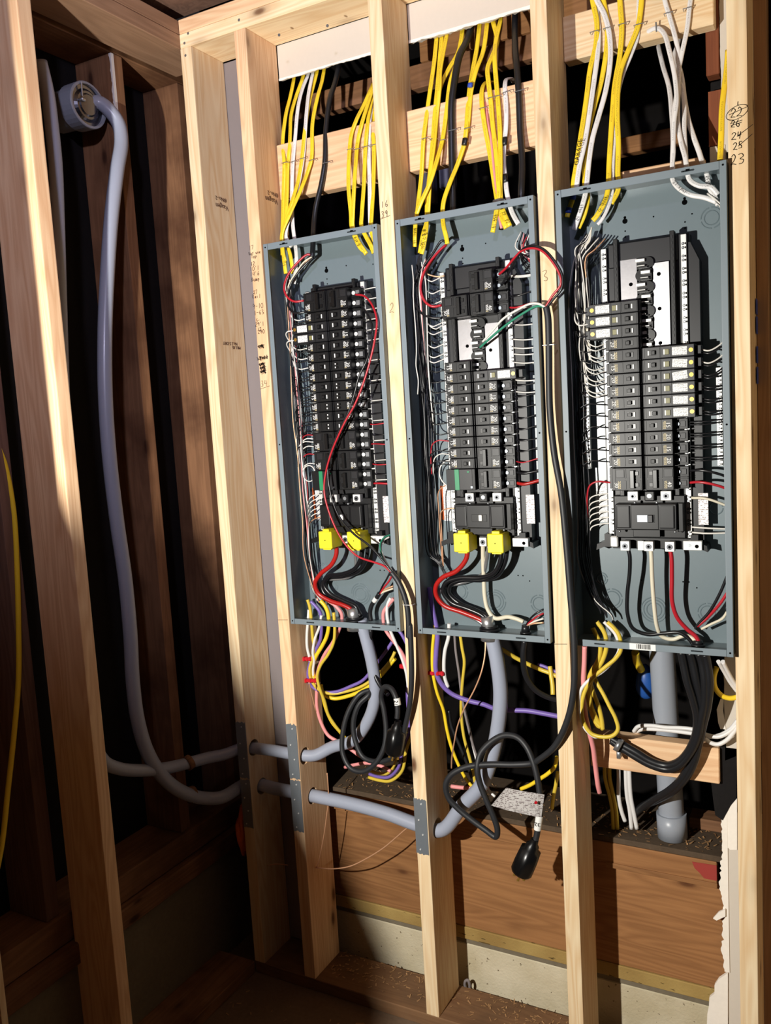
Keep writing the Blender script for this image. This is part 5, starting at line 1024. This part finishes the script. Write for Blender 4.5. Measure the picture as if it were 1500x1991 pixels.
# ================================================================== GENERATOR CORDS
def cordset(name, label, wires, P, r=.0074):
    t = tag(empty(name, P[0]), label, 'power cord'); tubeo('jacket', P, r, 'cord', t, n=12, sub=9)
    for nm, W, m, rr in wires: tubeo(nm, W, rr, m, t, n=8, sub=8)
    return t
def plug(t, c, axis, s=1., blades=True, m='black3'):
    """locking plug: ribbed body, neck and brass blades"""
    ax = Vector(axis).normalized(); a = ax.orthogonal().normalized(); b = ax.cross(a); N = 24
    prof = [(-.062,.0095),(-.050,.0115),(-.046,.0165),(-.034,.0180),(-.030,.0255),(.004,.0275),(.030,.0275),(.038,.0255),(.040,.0215),(.0405,.001)]
    bm = bmesh.new(); R = []
    for x, r in prof:
        R.append([bm.verts.new(ax*x*s+(a*math.cos(2*math.pi*j/N)+b*math.sin(2*math.pi*j/N))*r*s*(1+(.075 if -.032 < x < .034 and j % 4 < 2 else 0))) for j in range(N)])
    for i in range(len(R)-1):
        for j in range(N): bm.faces.new((R[i][j], R[i][(j+1) % N], R[i+1][(j+1) % N], R[i+1][j]))
    bm.faces.new(R[0])
    pb = place('plug_body', mesh(bm, m, True), c, t)
    if blades:
        for k in range(4):
            d = (a*math.cos(k*math.pi/2+.6)+b*math.sin(k*math.pi/2+.6))*.013*s; bm = bmesh.new(); cyl(bm, d+ax*.038*s, d+ax*.054*s, .0026*s, 8); bbox(bm, d.x+ax.x*.054*s-.003, d.x+ax.x*.054*s+.003, d.y+ax.y*.054*s-.001, d.y+ax.y*.054*s+.001, d.z+ax.z*.054*s-.002, d.z+ax.z*.054*s+.002)
            place('blade', mesh(bm, 'brass'), c, pb)
    return pb
def sleeve(t, p, q, r, txt, side=V(0,-1,0)):
    bm = bmesh.new(); cyl(bm, p, q, r, 20, cap=False); s_ = place('paper_sleeve', mesh(bm, 'white', True), V(0,0,0), t)
    d = (Vector(q)-Vector(p)).normalized(); o = place('sleeve_number', text_mesh(txt, .014, 'ink'), (Vector(p)+Vector(q))/2+Vector((.0,-r-.0012,0)), t); o.rotation_euler = (math.pi/2, math.pi/2 if txt == '21' else math.pi, 0)
r1 = pts('A', [(955,760,.012),(1040,775,-.004),(1120,870,-.02),(1160,1010,-.03),(1140,1200,-.035),(1085,1440,-.035),(1015,1660,-.035),(940,1840,-.035),(870,1960,-.035)])+pts('B', [(740,165,-.035),(660,350,-.032),(606,540,-.03),(592,700,-.03),(640,900,-.032),(750,1130,-.035),(880,1270,-.035),(1040,1330,-.035),(1120,1360,-.036),(1190,1425,-.037)])
k1 = pts('A', [(1000,860,.012),(1070,950,-.004),(1112,1050,-.014),(1112,1200,-.022),(1065,1390,-.028),(985,1560,-.03),(950,1700,-.03),(900,1860,-.03)])+pts('B', [(800,20,-.03),(690,240,-.028),(628,440,-.026),(640,680,-.027),(720,920,-.03),(850,1075,-.034),(1000,1190,-.036),(1130,1340,-.038),(1200,1430,-.038)])
w1 = pts('B', [(1165,1105,.03),(1110,1140,.015),(1092,1210,-.005),(1130,1310,-.025),(1200,1430,-.037)]); n1 = pts('B', [(1175,1085,.03),(1120,1110,.015),(1085,1170,-.002),(1110,1290,-.022),(1195,1425,-.037)])
C1 = pts('B', [(1185,1415,-.037),(1240,1490,-.038),(1290,1600,-.039),(1322,1720,-.040),(1335,1850,-.040),(1335,1990,-.040)])+pts('G', [(985,130,-.040),(995,330,-.038),(998,520,-.034),(985,700,-.028),(955,850,-.02),(920,1000,-.01),(850,1085,-.002),(750,1110,.004),(650,1075,.01),(595,960,.014),(580,830,.018),(620,700,.025),(690,630,.04),(700,600,.05),(630,625,.035),(550,740,.02),(505,900,.008),(505,1050,.0),(560,1155,-.006),(650,1180,-.008),(740,1120,-.006),(800,1010,.0),(815,880,.008),(800,740,.012),(780,640,.012),(805,575,.004),(850,585,-.006),(885,650,-.016),(898,740,-.020),(895,800,-.022)])
GC1 = cordset('power_cord', 'black cord from the left panel, hanging over stud number 2, coiled below', [('red_wire', r1, 'wred', .0027), ('black_wire', k1, 'wblk', .0029), ('white_wire', w1, 'wwht', .0024), ('green_wire', n1, 'wgrn', .0022)], C1, .0072)
pp = pts('G', [(884,960,-.024)])[0]; plug(GC1, pp, pts('G', [(872,1060,-.024)])[0]-pp, .93, True); sp_ = pts('G', [(892,655,-.0165),(900,705,-.0195)]); sleeve(GC1, sp_[0], sp_[1], .0088, '21')
r2 = pts('C', [(905,700,.012),(960,650,-.005),(1040,555,-.025),(1100,500,-.035),(1180,482,-.042),(1260,503,-.045),(1345,590,-.046),(1408,700,-.044),(1420,780,-.042),(1345,885,-.038),(1295,970,-.034)])
k2 = pts('C', [(925,790,.012),(990,680,-.005),(1055,560,-.025),(1110,485,-.037),(1180,463,-.045),(1270,488,-.048),(1370,595,-.049),(1432,715,-.047),(1425,820,-.045),(1350,915,-.040),(1303,975,-.036)])
w2 = pts('C', [(768,1262,.02),(850,1170,.005),(940,1070,-.01),(1060,995,-.022),(1170,945,-.030),(1240,948,-.034),(1293,978,-.036)]); n2 = pts('C', [(745,1310,.02),(850,1215,.005),(980,1110,-.01),(1110,1022,-.022),(1210,968,-.030),(1265,968,-.034),(1300,985,-.035)])
C2 = pts('C', [(1297,972,-.036),(1312,1060,-.036),(1318,1200,-.036),(1320,1400,-.036),(1322,1650,-.036)])+pts('P', [(1070,800,-.036),(1078,880,-.037),(1092,960,-.038),(1102,1060,-.040),(1110,1160,-.041),(1117,1250,-.041),(1116,1340,-.036),(1104,1400,-.026),(1080,1450,-.012),(1050,1476,.002)])+pts('H', [(940,1050,.008),(800,1062,.008),(600,1060,.006),(430,1080,.002),(310,1140,-.004),(268,1220,-.006),(290,1320,-.004),(360,1400,.0),(470,1490,.004),(580,1570,.006),(655,1620,.006),(668,1570,.004),(640,1470,.002),(580,1330,.0),(530,1200,.0),(512,1090,.0),(535,980,.01),(620,885,.02),(720,835,.024),(820,850,.02),(890,920,.012),(945,1040,.004),(980,1180,-.002),(996,1300,-.006),(996,1420,-.010),(985,1530,-.014),(965,1640,-.018),(950,1680,-.020)])
GC2 = cordset('power_cord', 'black cord from the middle panel, draped over stud number 3, with a dangling plug', [('red_wire', r2, 'wred', .0029), ('black_wire', k2, 'wblk', .0029), ('white_wire', w2, 'wwht', .0028), ('green_wire', n2, 'wgrn', .0028)], C2, .0078)
pp = pts('H', [(892,1800,-.024)])[0]; plug(GC2, pp, pts('H', [(850,1900,-.026)])[0]-pp, 1.0); sp_ = pts('H', [(994,1455,-.011),(978,1565,-.015)]); sleeve(GC2, sp_[0], sp_[1], .0092, '32')
for cc, W in ((GC1, ('G', (968,655,-.030))), (GC1, ('B', (1333,1700,-.040))), (GC2, ('C', (1320,1290,-.036)))):
    p = pts(W[0], [W[1]])[0]; bm = bmesh.new(); cyl(bm, p-V(.0125,.006,0), p+V(.0125,-.006,0), .0011, 6); cyl(bm, p-V(.0125,.006,0), p+V(-.0125,.012,0), .0011, 6); cyl(bm, p+V(.0125,-.006,0), p+V(.0125,.012,0), .0011, 6); place('cord_staple', mesh(bm, 'alu2'), V(0,0,0), cc) if W[0] != 'G' else bm.free()
# the curled paper warning tag on the second cord
cor = pts('H', [(735,1240,-.030),(1035,1290,-.012),(1010,1470,-.014),(618,1378,-.040)]); bm = bmesh.new(); uvl = bm.loops.layers.uv.verify(); nx = 14; gr = []
for j in range(2):
    row = []
    for i in range(nx+1):
        t = i/nx; p = (cor[0].lerp(cor[1], t) if j == 0 else cor[3].lerp(cor[2], t)); p = p+V(0, -.016*math.sin(t*math.pi)-.012*max(0, t-.75), .006*math.sin(t*math.pi)); row.append(p)
    gr.append(row)
o0 = cor[0]; vs = [[bm.verts.new(p-o0) for p in row] for row in gr]
for i in range(nx): bm.faces.new((vs[0][i], vs[0][i+1], vs[1][i+1], vs[1][i]))
bmesh.ops.solidify(bm, geom=bm.faces[:], thickness=.0006)
tg = place('warning_tag', mesh(bm, 'paper2', True), o0, GC2); tg['label'] = 'curled white printed paper tag'
for x, y, m, r in ((965,1355,'redclip',.004),(994,1364,'ink',.0026)):
    p = pts('H', [(x,y,-.034)])[0]; bm = bmesh.new(); cyl(bm, (0,0,0), (.0004,-.0006,0), r, 14); place('printed_dot', mesh(bm, m), p, tg)
# ================================================================== UNDER THE RIGHT PANEL (crop I)
gr_ = 'cables under the right panel'
def ci(label, L, ds, m, r=.0050, flat=1., **k): return cable(label, 'I', D3(L, ds), m, gr_, r=r, flat=flat, **k)
ci('pink cable falling beside stud number 3 under the right panel', [(265,90),(262,200),(255,330),(258,480),(290,640),(320,760),(335,880),(352,1010),(362,1060)], [.046,.05,.06,.09,.11], 'pink', .0062)
ci('yellow cable, left of the bunch leaving the right panel bottom', [(318,-30),(340,15),(368,80),(355,180),(310,260),(285,330),(290,420),(320,520),(360,600),(385,640)], DS, 'yel2', .0056)
ci('yellow cable, middle of the bunch leaving the right panel bottom', [(345,-72),(378,-30),(402,20),(408,100),(380,190),(330,270),(300,350),(300,440),(320,540),(350,620),(390,600)], DS, 'yel2', .0056)
ci('white cable on the outside of the bunch leaving the right panel bottom', [(392,-72),(430,-35),(470,15),(494,110),(450,190),(380,260),(300,310),(245,370),(228,450),(240,560),(270,640),(330,690),(350,690)], [.046,.05,.05,.04,.04,.05], 'wht', .0042)
ci('cream yellow cable curling into a round loop below the right panel', [(415,-70),(455,-35),(492,15),(505,110),(470,170),(400,230),(310,310),(262,400),(244,500),(260,600),(310,670),(390,692),(455,680),(485,640),(470,570),(430,490),(390,410),(350,340),(330,300)], [.046,.046,.045,.04,.04,.045,.055], 'yel2', .0050)
ci('dark yellow cable hanging inside the round loop', [(300,330),(330,420),(360,500),(378,580),(384,640)], [.07,.08,.08], 'yel2', .0056)
ci('small yellow cable hanging inside the round loop', [(280,400),(300,500),(330,580),(370,630)], [.075,.08,.08], 'yel2', .0050)
ci('white cable, upper of three crossing over the low blocking', [(590,655),(620,622),(700,616),(800,628),(900,632),(1000,645),(1080,680),(1150,690),(1220,660),(1275,610)], [.17,.15,.135,.13,.13], 'wht', .0050)
ci('white cable, middle of three crossing over the low blocking', [(600,660),(650,640),(760,642),(880,655),(1000,672),(1090,690),(1160,680),(1230,640),(1280,580)], [.18,.16,.14,.135,.13], 'wht', .0050)
ci('white cable, lowest of three sagging across to the last stud', [(1060,700),(1100,730),(1150,740),(1210,710),(1260,650),(1285,600)], [.13,.13,.13], 'wht', .0052)
for i, (L, lab) in enumerate((([(905,125),(918,190),(945,320),(985,450),(1010,560),(1000,680),(950,790),(880,860),(800,880),(700,850),(600,790),(500,735),(440,700)], 'black cable bending left to the strap, innermost'), ([(1020,135),(1040,190),(1060,320),(1060,450),(1035,580),(1010,700),(960,800),(890,880),(810,905),(700,875),(590,815),(490,752),(440,715)], 'black cable bending left to the strap, outermost'), ([(1062,140),(1075,190),(1092,330),(1080,480),(1050,610),(1020,740),(990,860),(930,970),(850,1050),(750,1105),(650,1150),(590,1200)], 'black cable sweeping down left past the grey pipe'), ([(962,130),(980,190),(1010,330),(1040,460),(1045,580),(1015,720),(975,850),(905,970),(820,1050),(720,1110),(630,1170),(580,1220)], 'black cable sweeping down left behind its twin past the pipe'))):
    ci(lab, L, [.05,.06,.08,.10,.115,.115,.118] if i < 2 else [.05,.06,.085,.11,.13,.18,.24], 'blk', .0096)
bm = bmesh.new(); c = pts('I', [(490,745,.112)])[0]
P_ = [V(-.006+.0*j,0,0) for j in range(2)]
cyl(bm, V(-.006,0,.003), V(.006,0,-.003), .0175, 20, cap=False); bbox(bm, -.005, .005, -.006, .018, -.034, -.016, .001); bmesh.ops.solidify(bm, geom=bm.faces[:], thickness=.001)
tag(place('pipe_strap', mesh(bm, 'steel', True), c), 'shiny metal strap holding the black cables to the low blocking', 'strap')
for i, (x0, x1, x2, m, lab) in enumerate(((398,430,455,'yel2','yellow cable, left of two dropping to the ledge under the low blocking'),(428,455,480,'yel2','yellow cable, right of two dropping to the ledge under the low blocking'),(488,490,532,'wht','white cable, left of three dropping to the ledge under the low blocking'),(536,545,575,'wht','white cable, middle of three dropping to the ledge under the low blocking'),(560,570,610,'wht','white cable, right of three dropping to the ledge under the low blocking'))):
    ci(lab, [(x0,870),(x0+2,960),(x1,1080),(x1+18,1180),(x2,1250 if i == 2 else 1300)], [.20,.20,.205,.21], m, .0054)
ci('yellow cable looping out beside the last stud under the right panel', [(1140,230),(1122,290),(1128,360),(1170,415),(1230,435),(1285,425)], [.10,.10,.11,.12], 'yel', .0060)
ci('white cable, left of two sloping to the last stud under the right panel', [(1150,190),(1190,260),(1230,330),(1275,390)], [.06,.10,.12], 'wht', .0046); ci('white cable, right of two sloping to the last stud under the right panel', [(1180,190),(1220,270),(1255,330),(1290,380)], [.06,.10,.12], 'wht', .0046)
ci('yellow cable behind the pipe top with a blue bag', [(600,130),(610,190),(640,250)], [.20,.22,.24], 'yel', .0100)
# grey plastic pipe
pa, pb_ = at(1286, 1250, .235), at(1309, 1640, .235); pb_.z = -.929; zc_ = at(1305, 1580, .235).z
GP = tag(empty('plastic_pipe', pb_), 'grey plastic pipe standing on the ledge below the right panel', 'pipe')
bm = bmesh.new(); cyl(bm, V(pa.x-pb_.x,0,.56), V(0,0,0), .0315, 28, cap=False); place('pipe', mesh(bm, 'pvc', True), pb_, GP)
bm = bmesh.new(); h_ = zc_-pb_.z; q = V((pa.x-pb_.x)*h_/.56, 0, h_); cyl(bm, V(0,0,.0005), q, .0375, 28); place('coupling', mesh(bm, 'pvc', True), pb_, GP)
bm = bmesh.new(); bmesh.ops.create_icosphere(bm, subdivisions=3, radius=1.); 
for v in bm.verts: v.co = V(v.co.x*.022*(1.15-.3*v.co.z), v.co.y*.02, v.co.z*.048)
tag(place('blue_bag', mesh(bm, 'bluecoat', True), at(1256, 1325, .28)), 'blue glossy bag end hanging beside the grey pipe', 'bag')
# ================================================================== SMALL THINGS
cable('yellow cable hanging loose on the far left by the foreground stud', 'P', [(-12,840,-.76,0),(10,905,-.757,0),(26,990,-.752,0),(33,1100,-.75,0),(36,1220,-.748,0),(36,1320,-.748,0),(27,1430,-.748,0),(15,1540,-.748,0),(4,1640,-.748,0),(-12,1720,-.748,0)], 'yel', r=.0066)
bm = bmesh.new(); bmesh.ops.create_icosphere(bm, subdivisions=4, radius=1.); rn = random.Random(3)
from mathutils import noise as mn
for v in bm.verts: v.co *= 1+.28*mn.noise(v.co*2.1); v.co = V(v.co.x*.020, v.co.y*.03, v.co.z*.075+(.012 if v.co.x > 0 else 0))
tag(place('spray_foam', mesh(bm, 'foam', True), at(468, 1620, -.613, 0)+V(0,.02,0)), 'orange spray foam squeezed out behind the corner stud', 'foam')
for i, (v0, v1) in enumerate(((580,610),(614,648),(672,705),(712,745))):
    a, b = at(1497, v0, .139), at(1497, v1, .139); tag(boxo('tape_strip', .853, .8538, .105, .139, b.z, a.z, 'bluetape', None, 0), ('topmost','second','third','lowest')[i]+' blue tape strip on the side of the last stud', 'tape', 'blue tape strips')
c = at(908, 1905, .158); tag(tubeo('wire_hook', [c+V(.002,.004,-.045), c+V(-.003,0,-.030), c+V(-.006,-.002,-.015), c+V(-.002,-.003,-.002), c+V(.005,-.003,.002), c+V(.009,-.002,-.010), c+V(.008,0,-.022)], .0042, 'wallg', n=8), 'short grey wire curl on the bottom plate by the concrete', 'wire')
def shavings(name, label, n, x0, x1, y0, y1, z, seed, m='shave'):
    rn = random.Random(seed); bm = bmesh.new()
    for i in range(n):
        x, y = rn.uniform(x0, x1), y0+(y1-y0)*rn.random()**.8; a = rn.uniform(0, 6.3); l = rn.uniform(.002, .007)*(2. if rn.random() < .08 else 1); wd = rn.uniform(.0008, .0022); d = V(math.cos(a), math.sin(a), 0); s_ = V(-d.y, d.x, 0); zc = z+.0006; up = V(0, 0, rn.uniform(.0005, .004))
        q = [V(x, y, zc)-d*l-s_*wd, V(x, y, zc)+d*l-s_*wd+up, V(x, y, zc)+d*l+s_*wd+up*.6, V(x, y, zc)-d*l+s_*wd]; bm.faces.new([bm.verts.new(p-V(x0, y0, z)) for p in q])
    return tag(place(name, mesh(bm, m), (x0, y0, z)), label, 'shavings', None, 'stuff')
shavings('wood_shavings', 'sawdust and shavings on the bottom plate between studs', 420, -.36, .80, .03, .146, ZP, 1); shavings('wood_shavings', 'sawdust and shavings on the ledge under the panels', 700, -.36, .76, YB-.008, .36, -.9296, 2); shavings('wood_chips', 'pale chips scattered on the dark floor at left', 60, -.58, -.1, -.5, -.05, -1.493, 3)

def note(owner_label, crop, p, q, d, txt, h):
    own = next(o for o in COL.objects if o.get('label') == owner_label)
    a, b = pts(crop, [(*p, d), (*q, d)]); R = (b-a); R.y = 0; R.normalize(); N = V(0,-1,0)
    scribe('handwriting', txt, (a+b)/2, h, own, 'ink', R, N.cross(R), .0008, lift=.0035)
note('yellow cable farthest left of the bundle entering the left panel top', 'K', (226,1215), (238,1310), .040, 'Bath 15', .0072)
note('yellow cable with the widest bow at the right end of the left panel', 'K', (570,1152), (604,1202), .040, 'Ext 2', .0072)
note('yellow cable farthest left of the middle panel bundle', 'K', (869,1110), (866,1190), .040, 'Attic 11', .0066)
note('yellow cable second from the left of the middle panel bundle', 'K', (916,1110), (896,1210), .040, '# 4 Kitr', .0072)
note('yellow cable with a double bend left of the taped black cable', 'K', (922,1130), (903,1225), .034, '# 2 Rear', .0072)
note('yellow cable straightest of the three above the middle panel bush', 'K', (1292,1015), (1322,1085), .036, '# 22 Spa', .0070)
note('yellow cable swinging left then right into the conduit bush of the middle panel', 'K', (1262,1040), (1248,1120), .038, 'Ext 19', .0070)
note('white cable bowing over the yellow ones into the left side of the right panel', 'J', (262,1320), (205,1490), .036, 'Kiter 12', .0072)
note('yellow cable second from the right of the yellow group at the right panel', 'J', (412,1285), (345,1430), .036, 'Nook 2', .0078)
note('white cable with a staple near the top, left of the white group', 'J', (855,1205), (945,1282), .036, '27 spar', .0078)
note('white cable with dark print, slanting farthest right to the right panel', 'J', (1074,1165), (1090,1245), .036, 'RENT', .0075)
for own, p, d, m in (('yellow cable with GARAGE lettered on it, leftmost at the right panel', (187,1306), .045, 'bluetape'), ('yellow cable with GARAGE lettered on it, leftmost at the right panel', (158,1394), .045, 'bluetape')):
    o = next(q for q in COL.objects if q.get('label') == own); band(o, 'J', (p[0]+3, p[1]-18, d), (p[0]-4, p[1]+18, d), .0072, m, .6)
